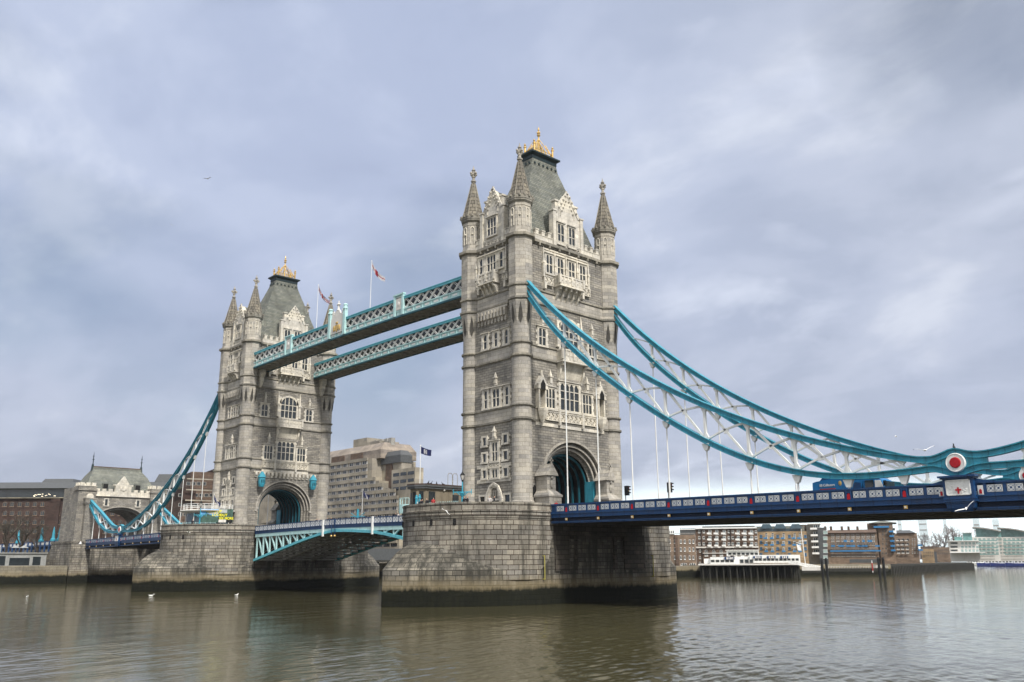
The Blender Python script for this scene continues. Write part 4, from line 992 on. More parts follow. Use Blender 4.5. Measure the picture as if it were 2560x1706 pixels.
        for s in (-1, 1): m.sphere((xx+s*.9, y0-.26, zb(xx)+1.8), .42, 8, 5, (.8, .35, 1.5))
        m.sphere((xx, y0-.26, zb(xx)+2.8), .35, 8, 5, (1.2, .4, .7)); m.build('coat_of_arms', 'gold', pe)
    return t
walkway(-9.25, -5.5, 'nearer upper walkway with pale teal lattice and a crested pediment midway', True)
walkway(5.5, 9.25, 'further upper walkway with white lattice, seen below the nearer one', False)

# ------------------------------------------------------------------ bascule leaves
def bascule(X0, sg, label, L=30.4):
    t = bthing('bascule_leaf', label, 'bridge deck', (X0, 0, 11.0), group='bascule leaves between the piers')
    ztop = lambda s: 12.0+.32*(s/L)**.8
    HZ = [(0, 5.2), (1.7, 5.6), (6.5, 6.5), (13, 7.75), (19.5, 8.95), (24.8, 9.8), (28, 10.2), (30.4, 10.4)] if sg > 0 else [(0, 6.4), (5, 7.6), (10.3, 8.67), (15.2, 9.45), (19, 9.92), (25, 10.25), (30.4, 10.4)]
    hz = lambda s: spl(HZ, 30.4-(L-s))
    T = lambda s, y, z: (sg*s, y, z)
    xs = [L*i/16 for i in range(17)]
    m = MB(T); m.loft([[(s, -9.2, ztop(s)-1.45), (s, 9.2, ztop(s)-1.45), (s, 9.2, ztop(s)-1.1), (s, -9.2, ztop(s)-1.1)] for s in xs]); m.build('roadway', 'asphalt', t)
    for k, y in enumerate((-9.1, -3.2, 3.2, 9.1)):
        m = MB(T); out = k in (0, 3); w_ = .32
        m.loft([[(s, y-w_, hz(s)-.22), (s, y+w_, hz(s)-.22), (s, y+w_, hz(s)+.22), (s, y-w_, hz(s)+.22)] for s in xs])
        g = m.build('lower_chord', 'tealmid' if out else 'steelgrey', t)
        m = MB(T); st = [0.6+2.55*i for i in range(11)]
        for i, s in enumerate(st):
            if ztop(s)-1.5-hz(s) > .35: m.beam((s, y, hz(s)), (s, y, ztop(s)-1.4), .3 if out else .5, .26, (0, 1, 0))
            if i+1 < len(st) and ztop(s)-1.5-hz(st[i+1]) > .3: m.beam((s+.15, y, ztop(s)-1.5), (st[i+1]-.1, y, hz(st[i+1])+.15), .24, .24, (0, 1, 0))
        m.loft([[(s, y-.2, max(hz(s), ztop(s)-2.1)), (s, y+.2, max(hz(s), ztop(s)-2.1)), (s, y+.2, ztop(s)-1.4), (s, y-.2, ztop(s)-1.4)] for s in xs])
        m.build('web_truss', 'tealpale' if out else 'offwhite', g)
    m = MB(T)
    for i in range(11):
        s = .6+2.55*i
        for a, b in ((-9.0, -3.4), (-3.0, 3.0), (3.4, 9.0)):
            m.beam((s, a, hz(s)-.05), (s, b, hz(s)-.05), .3, .3); m.beam((s, a, hz(s)), (s, b, ztop(s)-1.6), .16, .16)
            m.beam((s, a, hz(s)), (s+2.4, b, hz(s+2.4)), .12, .12)
    m.build('cross_bracing', 'steelgrey', t)
    for q in (-1, 1):
        y0 = q*9.3; m = MB(T)
        m.loft([[(s, *((y0-q*.15),), ztop(s)-.1), (s, y0+q*.08, ztop(s)-.1), (s, y0+q*.08, ztop(s)+.02), (s, y0-q*.15, ztop(s)+.02)] for s in xs])
        m.loft([[(s, y0-q*.15, ztop(s)-1.5), (s, y0+q*.05, ztop(s)-1.5), (s, y0+q*.05, ztop(s)-.95), (s, y0-q*.15, ztop(s)-.95)] for s in xs])
        m.loft([[(s, y0-q*.15, ztop(s)-1.0), (s, y0+q*.14, ztop(s)-1.0), (s, y0+q*.14, ztop(s)-.9), (s, y0-q*.15, ztop(s)-.9)] for s in xs])
        n = 18
        for i in range(n+1): s = min(L-.1, L*i/n); m.box(s-.08, s+.08, *sorted((y0-q*.1, y0+q*.07)), ztop(s)-1.45, ztop(s))
        pa = m.build('parapet', 'navy', t)
        for i in range(n):
            s = L*(i+.5)/n; put(PM2, 'lattice_panel', pa, (sg*s, y0+q*.02, ztop(s)-.5), 0 if q < 0 else math.pi)
        if q < 0:
            for s in (L-.5,):
                m = MB(T); m.tube((s, y0-.25, 9.6), (s, y0-.25, 12.2), .07, 6); nl = m.build('lamp_pole', 'navy', t); m = MB(T); m.sphere((s, y0-.25, 9.5), .2, 8, 6); m.build('navigation_lamp', 'gold', nl)
            m = MB(T); m.box(25.1 if sg > 0 else 18.6, 25.4 if sg > 0 else 18.9, y0-.36, y0-.06, 9.5, 12.3); m.build('white_post', 'white', t)
    return t
PM2 = panel_mesh(1.48, .78, 'lattice_panel', False)
bascule(-69.8, 1, 'left bascule leaf with teal truss arching up from the far pier', 28.6)
bascule(-10.7, -1, 'right bascule leaf, partly hidden behind the near pier')

# ------------------------------------------------------------------ windows of the town buildings
def unit_window(fr, gl, arched=False, bars=1, sill=True, t=.10):
    m = MB(); e = t
    if arched:
        a = [(-.5, -.5), (.5, -.5), (.5, .2)]+[(.5*math.cos(math.pi*k/8), .2+.3*math.sin(math.pi*k/8)) for k in range(1, 8)]+[(-.5, .2)]
        m.prism(a, -.02, .2, 'y'); m.m = 1; m.prism([(x*.86, z*.9) for x, z in a], -.05, -.02, 'y'); m.m = 0
    else:
        m.box(-.5, -.5+e, -.10, .2, -.5, .5); m.box(.5-e, .5, -.10, .2, -.5, .5); m.box(-.5+e, .5-e, -.10, .2, .5-e, .5); m.box(-.5+e, .5-e, -.10, .2, -.5, -.5+e)
        m.m = 1; m.box(-.5+e, .5-e, -.03, .1, -.5+e, .5-e); m.m = 0
    for i in range(bars): x = -.5+(i+1)/(bars+1); m.box(x-.035, x+.035, -.08, -.03, -.48, .46 if arched else .5-e)
    if sill: m.box(-.58, .58, -.22, .1, -.60, -.5)
    o = m.build('u', [fr, gl]); me = o.data; bpy.data.objects.remove(o); return me
def hotel_win():
    m = MB(); m.box(-.5, -.42, -.1, .1, -.5, .5); m.box(.22, .32, -.1, .1, -.5, .5); m.box(.40, .5, -.1, .1, -.5, .5); m.box(-.5, .5, -.12, .1, -.5, -.42); m.m = 1; m.box(-.42, .5, -.03, .08, -.42, .5); m.m = 0; m.box(-.1, -.06, -.05, 0, -.42, .5)
    o = m.build('u', ['offwhite', 'glass']); me = o.data; bpy.data.objects.remove(o); return me
WU = {'archdark': unit_window('palebrick', 'glass', True, 1), 'white': unit_window('white', 'glass'), 'whitebig': unit_window('white', 'glassblue', bars=2), 'arch': unit_window('offwhite', 'glass', True), 'archw': unit_window('white', 'glass', True, 2),
      'dark': unit_window('steelgrey', 'glass', bars=0, sill=False), 'hotel': hotel_win(), 'blue': unit_window('bluepaint', 'glassblue', bars=1), 'green': unit_window('white', 'glassgreen', bars=3, sill=False, t=.06)}
class Wins:
    def __init__(s, parent): s.p = parent; s.n = 0; s.rest = []
    def add(s, kind, u, z, w, h, d=0., nm='window'):
        s.n += 1
        if s.n <= 96: put(WU[kind], nm, s.p, (u, -d, z), 0, (w, 1, h))
        else: s.rest.append((u, z, w, h, d))
    def done(s):
        if s.rest:
            m = MB()
            for u, z, w, h, d in s.rest: m.box(u-w/2, u+w/2, -d-.05, -d+.1, z-h/2, z+h/2)
            m.build('small_windows', 'glass', s.p, kind='stuff')
class Front:
    """a building front facing the river; local x runs along it, local y goes back from it"""
    def __init__(s, name, label, cat, pxc, dist, turn=0., base=4., group=None, org=None, rz=None):
        if org is None: org, rz = facade(pxc, dist, turn)
        s.o = Vector((org.x, org.y, 0)); s.rz = rz
        s.t = bthing(name, label, cat, (org.x, org.y, base), rz, group); s.w = Wins(s.t); s.base = base
    def uz(s, px, py): return onfront(s.o, s.rz, px, py)
    def u(s, px, py=1390): return s.uz(px, py)[0]
    def box(s, nm, mat, px0, px1, pyt, pyb=None, d0=0., depth=14., zb=None, parent=None):
        a = s.u(px0); b = s.u(px1); zt = s.uz((px0+px1)/2, pyt)[1]; z0 = s.base if zb is None and pyb is None else (zb if zb is not None else s.uz((px0+px1)/2, pyb)[1])
        m = MB(); m.box(a, b, -d0, depth, z0, zt); return m.build(nm, mat, parent or s.t)
    def win(s, kind, px0, px1, pyt, pyb, d=0., nm='window'):
        a, zt = s.uz(px0, pyt); b, zb = s.uz(px1, pyb); s.w.add(kind, (a+b)/2, (zt+zb)/2, b-a, zt-zb, d, nm)

# ------------------------------------------------------------------ north bank: quay, gatehouse, approach
mb = MB(); mb.box(-168, -900, -260, -13.5, -6, 4.6); mb.build('quay_wall', 'quay', label='stone embankment wall with dark weed left of the gatehouse', cat='wall')
mb = MB(); mb.box(-168, -900, 13.5, 130, -6, 4.6); mb.build('quay_wall', 'quay', label='stone embankment wall behind the left bridge pier, under the hotel', cat='wall')
def gatehouse():
    t = bthing('gatehouse', 'squat stone gatehouse with steep slate roof at the far left end of the bridge', 'gatehouse', (-176, 0, 4.6))
    m = MB(); X0, X1 = -8., 5.
    def arch_slab(x0, x1, w, zs, h, y0, y1, z0, z1):
        a = [(-w, z0)]+arc_pts(w, zs, h, 20)+[(w, z0)]
        for x in (x0, x1):
            m.quad((x, y0, z0), (x, -w, z0), (x, -w, z1), (x, y0, z1)); m.quad((x, w, z0), (x, y1, z0), (x, y1, z1), (x, w, z1))
            for i in range(1, len(a)-2):
                (p, q), (r, s) = a[i], a[i+1]; m.quad((x, p, q), (x, r, s), (x, r, z1), (x, p, z1))
        for i in range(len(a)-1): (p, q), (r, s) = a[i], a[i+1]; m.quad((x0, p, q), (x1, p, q), (x1, r, s), (x0, r, s))
        for y in (y0, y1): m.quad((x0, y, z0), (x1, y, z0), (x1, y, z1), (x0, y, z1))
    arch_slab(X0, X1-.6, 6.9, 15.3, 4.6, -12, 12, 10.8, 24.2); arch_slab(X1-.6, X1-.3, 7.3, 15.3, 5.0, -11.6, 11.6, 10.8, 24.2); arch_slab(X1-.3, X1, 7.7, 15.3, 5.4, -11.2, 11.2, 10.8, 23.8)
    m.quad((X0, -12, 24.2), (X1-.6, -12, 24.2), (X1-.6, 12, 24.2), (X0, 12, 24.2)); m.build('wall', 'rubble', t, recalc=False)
    m = MB(); m.box(X0-2, X1+3.0, -13.2, -8.2, -6, 11.1); m.box(X0-2, X1+3.0, 8.2, 13.2, -6, 11.1); m.box(X0-2, X1-5, -8.2, 8.2, -6, 9.4); m.box(X0-2, X1+3.2, -13.4, -8.0, 10.6, 11.0); m.box(X0-2, X1+3.2, 8.0, 13.4, 10.6, 11.0); m.build('base', 'pierstone', t)
    for s in (-1, 1):
        m = MB()
        y0, y1 = sorted((s*7.6, s*12.2)); m.box(1.5, X1+.8, y0, y1, 11, 24.9); m.box(1.2, X1+1.1, y0-.25, y1+.25, 24.9, 25.3); m.box(1.5, X1+.8, y0, y1, 25.3, 26.2)
        m.box(X1+.6, X1+2.4, s*9.25-1.2, s*9.25+1.2, 11, 20.6); m.loft([[(X1+.6, s*9.25-1.2*k, z), (X1+2.4*k2, s*9.25-1.2*k, z), (X1+2.4*k2, s*9.25+1.2*k, z), (X1+.6, s*9.25+1.2*k, z)] for k, k2, z in ((1, 1, 20.6), (1.25, 1.1, 21.2), (1.25, 1.1, 22.4), (1.35, 1.15, 22.45), (1.35, 1.15, 22.7))])
        m.box(X0, 1.5, y0-s*.2, y1-s*.2, 24.2, 26.)
        b = m.build('corner_bay', 'rubble', t)
        m = MB(); 
        for i in range(3): u = y0+(y1-y0)*(i+.5)/3; m.box(X1+.3, X1+.85, u-.5, u+.5, 26.2, 27.1); m.box(1.5, 2.0, u-.5, u+.5, 26.2, 27.1)
        for i in range(2): x = 2.6+i*1.6; m.box(x-.4, x+.4, y0, y0+.5, 26.2, 27.1); m.box(x-.4, x+.4, y1-.5, y1, 26.2, 27.1)
        m.box(1.5, X1+.9, y0-.05, y1+.05, 26.1, 26.25)
        m.build('battlement', 'dressing', b)
        m = MB(); m.prism([(s*9.25-1.0, 22.7), (s*9.25+1.0, 22.7), (s*9.25+.9, 23.4), (s*9.25+.4, 24.0), (s*9.25-.4, 24.0), (s*9.25-.9, 23.4)], X1+.6, X1+1.6, 'x'); m.build('saddle_hood', 'dressing', b)
    m = MB(); m.box(X1-.4, X1+.2, -7.6, 7.6, 23.6, 24.9); m.box(X1-.4, X1+.4, -7.6, 7.6, 23.5, 23.75)
    for i in range(9):
        u = -7.+i*1.75
        if abs(u) > 2.4: m.box(X1-.4, X1+.25, u-.5, u+.5, 24.9, 25.6)
    m.build('parapet', 'dressing', t)
    m = MB(); m.prism([(-2.3, 23.7), (2.1, 23.7), (2.1, 26.7), (1.5, 27.0), (-.1, 29.4), (-1.7, 27.0), (-2.3, 26.7)], X1-.8, X1+.35, 'x'); m.box(X1-1, X1+.3, -2.7, -2.0, 26.6, 27.0); m.box(X1-1, X1+.3, 1.8, 2.5, 26.6, 27.0)
    for a in (-.7, .5): m.sphere((X1+.4, a, 25.9), .4, 6, 5, (.4, 1, 1.6))
    m.sphere((X1+.4, -.1, 25.5), .5, 6, 5, (.4, 1, 1)); m.build('gable', 'dressing', t)
    m = MB(); m.loft([[(cx_+sx*a, sy*b, z) for sx, sy in ((-1, -1), (1, -1), (1, 1), (-1, 1))] for cx_, a, b, z in ((-2, 5.8, 10.4, 24.4), (-2, 4.6, 9.2, 27.), (-2, 2.9, 8.0, 29.6), (-2, 1.0, 7.0, 31.3), (-2, .45, 6.9, 31.6), (-2, .45, 6.9, 32.2))]); ro = m.build('roof', 'slate', t)
    m = MB(); m.box(-2.2, -1.8, -6.8, 6.8, 32.2, 32.5); m.build('ridge', 'brownbrick', ro)
    for s in (-1, 1):
        m = MB(); m.lathe([(.5, 31.), (.28, 33), (.14, 33.1), (.12, 34.2), (.32, 34.3), (.32, 34.4), (.12, 34.5), (.1, 35.2), (.3, 35.3), (.1, 35.5), (.02, 36.6)], -2, s*6.9, 6); m.build('roof_finial', 'lead', ro)
        m = MB(); m.box(1.2, 3.5, s*4.5-.8, s*4.5+.8, 25.6, 27.3); d = m.build('dormer', 'slate', ro); m = MB(); m.box(3.5, 3.56, s*4.5-.65, s*4.5+.65, 25.8, 27.1); m.build('pane', 'darkhole', d)
        window(lambda u, d, z: (X1+d, u, z), t, s*4.4-.35, s*4.4+.35, 20.95, 22.7, 1, (), sur=.3, hood=False, pointed=False)
    m = MB(); a = arc_pts(7.75, 15.3, 5.45, 20)
    for i in range(20): (p, q), (r, s) = a[i], a[i+1]; m.beam((X1+.05, p, q), (X1+.05, r, s), .3, .35, (1, 0, 0))
    m.build('archivolt', 'ashlar', t)
gatehouse()
def approach():
    t = bthing('approach_viaduct', 'landward approach viaduct with navy and white parapet left of the gatehouse', 'viaduct', (-222, 0, 4.6))
    m = MB(); m.box(-38, 36, -9.2, 9.2, 9.3, 10.4); 
    m.build('roadway', 'asphalt', t); m = MB(); m.box(-38, 30, -9.6, 9.6, 4.6, 9.3); m.build('arcade_wall', 'quay', t)
    m = MB(); m.box(-38, 36, -9.75, -9.5, 11.45, 11.65); m.box(-38, 36, -9.75, -9.5, 10.2, 10.6); 
    for i in range(17): x = -37+i*4.5; m.box(x-.35, x+.35, -9.95, -9.5, 8.6, 11.7)
    m.build('parapet', 'navy', t); m = MB()
    for i in range(16): x = -34.75+i*4.5; m.box(x-1.7, x+1.7, -9.7, -9.6, 10.65, 11.4)
    m.build('parapet_panels', 'white', t)
    for x in (30, 24, 12, -14):
        m = MB(); m.lathe([(.75, 11.6), (.75, 12.2), (.5, 12.4), (.36, 13.6), (.42, 13.7), (.2, 15.2), (.24, 15.3), (.05, 15.9)], x, -9.6, 8); m.build('obelisk', 'teal', t)
    for s in (-1, 1):
        m = MB(); m.sweep(IP, [(36.5, s*9.25, 17.6), (32.5, s*9.25, 14.6), (27.5, s*9.25, 11.3)]); m.build('anchor_tie', 'teal', t)
    m = MB(); m.prism([(26.2, 4.6), (30.6, 4.6), (30.6, 7.2), (29.8, 8.6), (28.4, 9.2), (27.0, 8.6), (26.2, 7.2)], -9.75, -9.62, 'y'); m.build('archway', 'brownbrick', t)
approach()
def low_building():
    t = bthing('riverside_building', 'low pale grey riverside building with dark openings, far left edge', 'building', (-182, -26, 4.6), R(90))
    m = MB(); m.box(-22, 10.8, 0, 9, 4.6, 7.9); m.box(-22, -.5, 1, 9, 7.9, 9.6); m.build('wall', 'greyrender', t)
    m = MB(); m.box(-22.3, 11., -.4, .4, 7.85, 8.1); m.build('fascia', 'greyrender', t)
    for a, b, zt in ((-7.5, -5.6, 6.6), (-4.4, -2.6, 6.6), (-1.6, .6, 7.2), (1.6, 6.6, 6.7), (7.4, 9.4, 7.0), (-11., -9, 6.6)):
        m = MB(); m.box(a, b, -.05, .02, 4.7, zt); m.build('doorway', 'glass', t)
    for u in (3.4, 5.6):
        m = MB(); m.lathe([(.05, 8.0), (.05, 9.6)], u, 3, 6); m.lathe([(1.2, 9.4), (.1, 10.1)], u, 3, 8); m.build('parasol', 'greyrender', t)
low_building()
def brick_block():
    f = Front('warehouse', 'large dark red brick warehouse with glass top storey behind the gatehouse', 'building', 88, 385, -27, 4.6)
    U = f.u
    f.box('wall', 'redbrick', -160, 440, 1246, depth=25); f.box('pilaster', 'redbrick', 113, 137, 1246, d0=.9, depth=-.1); f.box('pilaster', 'redbrick', 228, 250, 1246, d0=.9, depth=-.1); f.box('cornice', 'quay', -160, 440, 1244, 1246.5, d0=1.0, depth=.2)
    g = f.box('glass_storey', 'glass', -160, 440, 1222, 1245, d0=-1.2); f.box('roof_rail', 'foliage', -160, 440, 1220, 1223, d0=-.8, depth=2)
    m = MB()
    for k in range(13):
        u, z = f.uz(random.uniform(78, 134), random.uniform(1235, 1241)); m.cbox((u, 1.15, z), (random.uniform(.3, .8), .1, .12))
    m.build('office_lights', 'officelight', g, kind='stuff')
    m = MB(); a, z0 = f.uz(-160, 1222); b, z1 = f.uz(440, 1222); zt = z0+2.6
    m.loft([[(a, 0, z0), (b, 0, z0), (b, 24, z0), (a, 24, z0)], [(a, 4, zt), (b, 4, zt), (b, 22, zt), (a, 22, zt)]])
    for p0, p1, py in ((62, 154, 1195), (356, 422, 1183)):
        c, d = U(p0), U(p1); zz = f.uz(p0, py)[1]; m.loft([[(c, 3, z0+1), (d, 3, z0+1), (d, 16, z0+1), (c, 16, z0+1)], [(c+1.5, 5, zz), (d-1.5, 5, zz), (d-1.5, 14, zz), (c+1.5, 14, zz)]])
    m.build('roof', 'leadroof', f.t)
    for r_, py in enumerate((1261, 1283.5, 1306, 1328.5, 1351)):
        for px in (-42, -24, -6, 12, 30, 49, 68, 87, 106, 145, 164, 183, 202, 220, 262, 281, 300, 319, 338):
            f.win('archdark', px-4, px+4.5, py-6, py+6)
    f.w.done()
brick_block()
def modern_block():
    f = Front('office_building', 'brown terraced office block between the gatehouse and the left tower', 'building', 490, 330, 12, 4.6)
    f.box('wall', 'brownbrick', 440, 560, 1236, depth=20); f.box('upper_block', 'brownbrick', 462, 520, 1180, 1240, depth=16); f.box('upper_block', 'redbrick', 518, 560, 1173, 1240, d0=3, depth=16); f.box('side_block', 'redbrick', 440, 474, 1222, 1250, d0=2, depth=12)
    for py in (1199, 1226, 1252, 1275): f.box('terrace_rail', 'concrete', 446, 556, py, py+3, d0=3.4, depth=-3.2)
    for r_, py in enumerate((1205, 1234, 1258, 1282, 1305)):
        for k in range(8 if r_ else 4): f.win('dark', 446+13*k+(20 if r_ == 0 else 0), 456+13*k+(20 if r_ == 0 else 0), py, py+9)
    f.w.done()
modern_block()
def hotel():
    f = Front('hotel', 'big beige concrete hotel stepping down in terraces between the two towers', 'hotel', 0, 0, base=4.6, org=Vector((-220, 110, 0)), rz=0.)
    B = lambda nm, mat, x0, x1, z0, z1, y0=0., dp=22.: (lambda m: (m.box(x0+220, x1+220, y0, y0+dp, z0, z1), m.build(nm, mat, f.t))[1])(MB())
    B('wall', 'concrete', -345, -209, 4.6, 46.0); B('wall_step', 'concrete', -209, -203.6, 4.6, 36.6, .0); B('wall_step', 'concrete', -203.6, -197.6, 4.6, 33.2); B('wall_step', 'concrete', -197.6, -189, 4.6, 29.2, 0., 8); B('wall_step', 'concrete', -189, -181, 4.6, 24.2, 2., 4)
    B('stair_tower', 'concrete', -209, -195.5, 33, 46.6, 5., 5); B('end_block', 'concrete', -196.5, -181, 20, 40.2, 1., 4)
    m = MB(); m.loft([[(u+220, y, z) for u, y in ((-209.8, 4.2), (-195.2, 4.2), (-195.2, 10), (-209.8, 10))] for z in (43.6, 46.6)]+[[(u+220, y, 48.6) for u, y in ((-208, 5.4), (-197, 5.4), (-197, 9), (-208, 9))]]); m.build('mansard', 'leadroof', f.t)
    m = MB(); m.loft([[(u+220, y, z) for u, y in ((-262, 2), (-206, 2), (-206, 20), (-262, 20))] for z in (46.0, 49.6)]+[[(u+220, y, 52.8) for u, y in ((-252, 5), (-208, 5), (-208, 18), (-252, 18))]]); m.build('mansard', 'pinkstone', f.t)
    for x0, x1 in ((-243, -233), (-228, -219)): B('recess', 'brownbrick', x0, x1, 46.3, 49.3, 1.7, .4)
    B('glass_front', 'steelgrey', -256, -244, 46.2, 49.4, 1.5, .5)
    B('penthouse', 'concrete', -233, -222.5, 51, 56.4, 6, 10); B('plant_room', 'concrete', -222.5, -213, 51, 54.2, 6, 10)
    for x in (-219.5, -215.5, -211.5, -208.5): B('roof_vent', 'steelgrey', x-1, x+1, 52, 55.0, 8, 2)
    B('service_shaft', 'brownbrick', -206, -201.5, 34, 46., 4.6, 1.)
    for r_ in range(13):
        z = 44.5-2.77*r_; xe = -212 if z > 37.5 else (-206 if z > 34.5 else (-200.5 if z > 31.8 else (-192 if z > 28 else -190)))
        B('spandrel', 'concrete', -275 if z > 24 else -300, xe, z+.72, z+2.02, -.55, .55)
        x = xe-2.2
        while x > (-252 if z > 24 else -262): f.w.add('hotel', x+220, z, 4.0, 1.25); x -= 4.9
    for z in (22.1, 19.3, 16.6, 13.8, 11.0):
        for x in (-304, -309, -314, -319, -324): f.w.add('hotel', x+220, z, 4.0, 1.25)
    for z in (38.2, 35.4, 32.7): 
        for x in (-183.6, -188.5, -193.4): f.w.add('hotel', x+220, z, 4.0, 1.25, -1.)
    f.w.done()
hotel()
t = bthing('jetty', 'dark pile jetty on the far bank seen in the gap between the two piers', 'jetty', (-166, 96, 0))
m = MB(); m.box(-4, 8, -26, 30, 5.0, 5.6); m.build('deck', 'pilewood', t); m = MB(); m.box(-3, 6, -24, 28, 5.6, 9.4); m.build('shed', 'leadroof', t)
for k in range(14):
    m = MB(); m.lathe([(.35, -5), (.35, 5.2)], 7.5, -24+4*k, 8); m.build('pile', 'pilewood', t)
t = bthing('notice_board', 'small white notice board above the water between the piers', 'sign', (-120, 58, 0)); m = MB(); m.lathe([(.14, -5), (.14, 2.2)], 0, 0, 8); m.build('post', 'steel', t)
m = MB(lambda x, y, z: ((x*.72-y*.69), (x*.69+y*.72), z)); m.box(-1.1, 1.1, -.3, -.2, 2.0, 3.6); b = m.build('board', 'white', t)
m = MB(lambda x, y, z: ((x*.72-y*.69), (x*.69+y*.72), z))
for x in (-.7, 0., .7): m.box(x-.22, x+.22, -.33, -.3, 2.3, 3.3); m.box(x-.1, x+.1, -.36, -.33, 2.5, 2.75)
m.build('markings', 'black', b, kind='stuff')

# ------------------------------------------------------------------ right bank, seen under the right span
def E2(x): return 1650+x/5.115
def F2(x): return 2100+x/5.115
def V(y): return 1290+y/5.115
grp = 'riverside buildings under the right span'
f = Front('apartment_block', 'pale brick block with narrow paired windows, next to the near pier', 'building', 1705, 318, 0, 3.2, grp)
f.box('wall', 'palebrick', 1640, E2(200), V(238)); f.box('wall', 'palebrick', E2(200), E2(465), V(242), d0=.4); f.box('roof', 'leadroof', E2(270), E2(470), V(160), V(245), d0=-1.5); f.box('fascia', 'white', E2(270), E2(470), V(168), V(178), d0=-1.2, depth=2)
f.box('roof_lantern', 'white', E2(102), E2(188), V(175), V(238), d0=.2); f.box('railing', 'steelgrey', E2(200), E2(460), V(222), V(228), d0=.3, depth=-.2)
f.box('downpipe_strip', 'brownbrick', E2(200), E2(236), V(245), V(650), d0=.6)
for py in (305, 405, 510):
    for px in (255, 305, 368, 415): f.win('white', E2(px), E2(px+24), V(py), V(py+48), .4)
    for px in (118, 178): f.win('white', E2(px), E2(px+20), V(py), V(py+48))
for px in (265, 378): f.win('archw', E2(px), E2(px+80), V(605), V(635), .4)
for px in (112, 138, 164): f.win('white', E2(px), E2(px+18), V(190), V(228), .2)
f = Front('apartment_block', 'dark brown brick block with white cornice and white balconies', 'building', 1820, 326, 0, 3.2, grp)
f.box('wall', 'brownbrick', E2(466), E2(1265), V(165)); f.box('cornice', 'white', E2(466), E2(1262), V(148), V(164), d0=.7, depth=.5); f.box('string_band', 'offwhite', E2(468), E2(1268), V(392), V(410), d0=.5, depth=.1); f.box('string_band', 'offwhite', E2(550), E2(860), V(474), V(482), d0=.4, depth=.1)
f.box('roof', 'leadroof', E2(560), E2(1240), V(128), V(150), d0=-2)
for px in (536, 912): f.box('downpipe', 'black', E2(px), E2(px+9), V(165), V(640), d0=.3, depth=.1)
for r_, py in enumerate((185, 262, 340)):
    for px in (488, 545, 866, 916, 1212): f.win('white', E2(px), E2(px+30), V(py), V(py+34))
    for px in (618, 706, 802, 980, 1066, 1152):
        f.win('whitebig', E2(px), E2(px+42), V(py-5), V(py+50)); f.box('balcony', 'white', E2(px-2), E2(px+50), V(py+30), V(py+52), d0=1.2, depth=-.9)
for px in (568, 665, 760, 850, 940, 1030, 1120): f.win('archw', E2(px), E2(px+46), V(432), V(512))
for px in (498,):
    for py in (435, 520, 590): f.win('white', E2(px), E2(px+26), V(py), V(py+30))
f = Front('apartment_block', 'yellow brick block with columns of blue balconies and glazed roof gables', 'building', 1960, 334, 0, 3.2, grp)
f.box('wall', 'buffbrick', E2(1266), E2(1900), V(200)); f.box('roof', 'slate', E2(1235), E2(1880), V(128), V(200), d0=-3); f.box('glass_storey', 'glassblue', E2(1275), E2(1810), V(165), V(198), d0=-.5)
for px in (1360, 1535, 1735):
    a, z0 = f.uz(E2(px-75), V(165)); b, z1 = f.uz(E2(px+75), V(104)); m = MB(); m.prism([(a, z0), (b, z0), (b-(b-a)*.2, z1), (a+(b-a)*.2, z1)], -.4, 5, 'y'); m.build('roof_gable', 'glassblue', f.t)
for py in (245, 320, 400, 478):
    for px in (1276, 1488, 1638, 1842): f.win('blue', E2(px), E2(px+34), V(py), V(py+34))
for px in (1340, 1420, 1562, 1702, 1770):
    for py in (285, 370, 452): 
        f.win('whitebig', E2(px+4), E2(px+36), V(py-45), V(py)); f.box('balcony', 'bluepaint', E2(px), E2(px+48), V(py-8), V(py+12), d0=1.3, depth=-1.)
    f.win('arch', E2(px+6), E2(px+34), V(218), V(240))
f = Front('apartment_block', 'narrow modern block with white curved balconies beside yellow brick block', 'building', 2035, 340, 0, 3.2, grp)
f.box('wall', 'brownbrick', E2(1785), E2(1950), V(108), d0=-4); f.box('wall', 'steelgrey', E2(1900), E2(2070), V(110), d0=-1.); f.box('roof_slab', 'offwhite', E2(1920), E2(2090), V(98), V(108), d0=1, depth=8)
for py in (165, 250, 328, 402, 480):
    f.box('balcony', 'white', E2(1950), E2(2062), V(py-12), V(py+12), d0=2, depth=-.1); f.win('whitebig', E2(1955), E2(2050), V(py-50), V(py-14), -.9)
f = Front('apartment_block', 'slim dark glazed tower beside the white balcony block', 'building', 2062, 338, 0, 3.2, grp)
f.box('wall', 'leadroof', E2(2040), E2(2150), V(150))
for py in (190, 265, 350, 430, 505): f.win('green', E2(2085), E2(2145), V(py), V(py+44))
f = Front('apartment_block', 'long brown wharf block with rows of bright blue balconies', 'building', 2135, 352, 0, 3.2, grp)
f.box('wall', 'palebrick', E2(2150), F2(500), V(225)); a, z0 = f.uz(E2(2140), V(222)); b, z1 = f.uz(F2(400), V(168)); m = MB(); m.prism([(-.8, z0), (12, z0), (6, z1)], a, f.u(F2(500)), 'x'); m.build('roof', 'brownbrick', f.t)
for px in (E2(2120)+4, E2(2215), F2(55), F2(143), F2(260)): f.box('chimney', 'brownbrick', px-3, px+3, V(128), V(180), d0=-5, depth=7)
for k in range(9):
    x = E2(2190)+k*12.6
    for py in (235, 290): f.win('white', x, x+3, V(py), V(py+36)); f.win('white', x+4.5, x+7.5, V(py), V(py+36))
    for py in (340, 410, 480): f.win('arch', x, x+4, V(py), V(py+40)); f.win('arch', x+5.5, x+9, V(py), V(py+40))
for x0, x1 in ((2290, 2370), (2450, 2510), (2560, 2640), (2200, 2250)): f.box('balcony', 'bluepaint', E2(x0), E2(x1), V(375), V(398), d0=1.4, depth=-1)
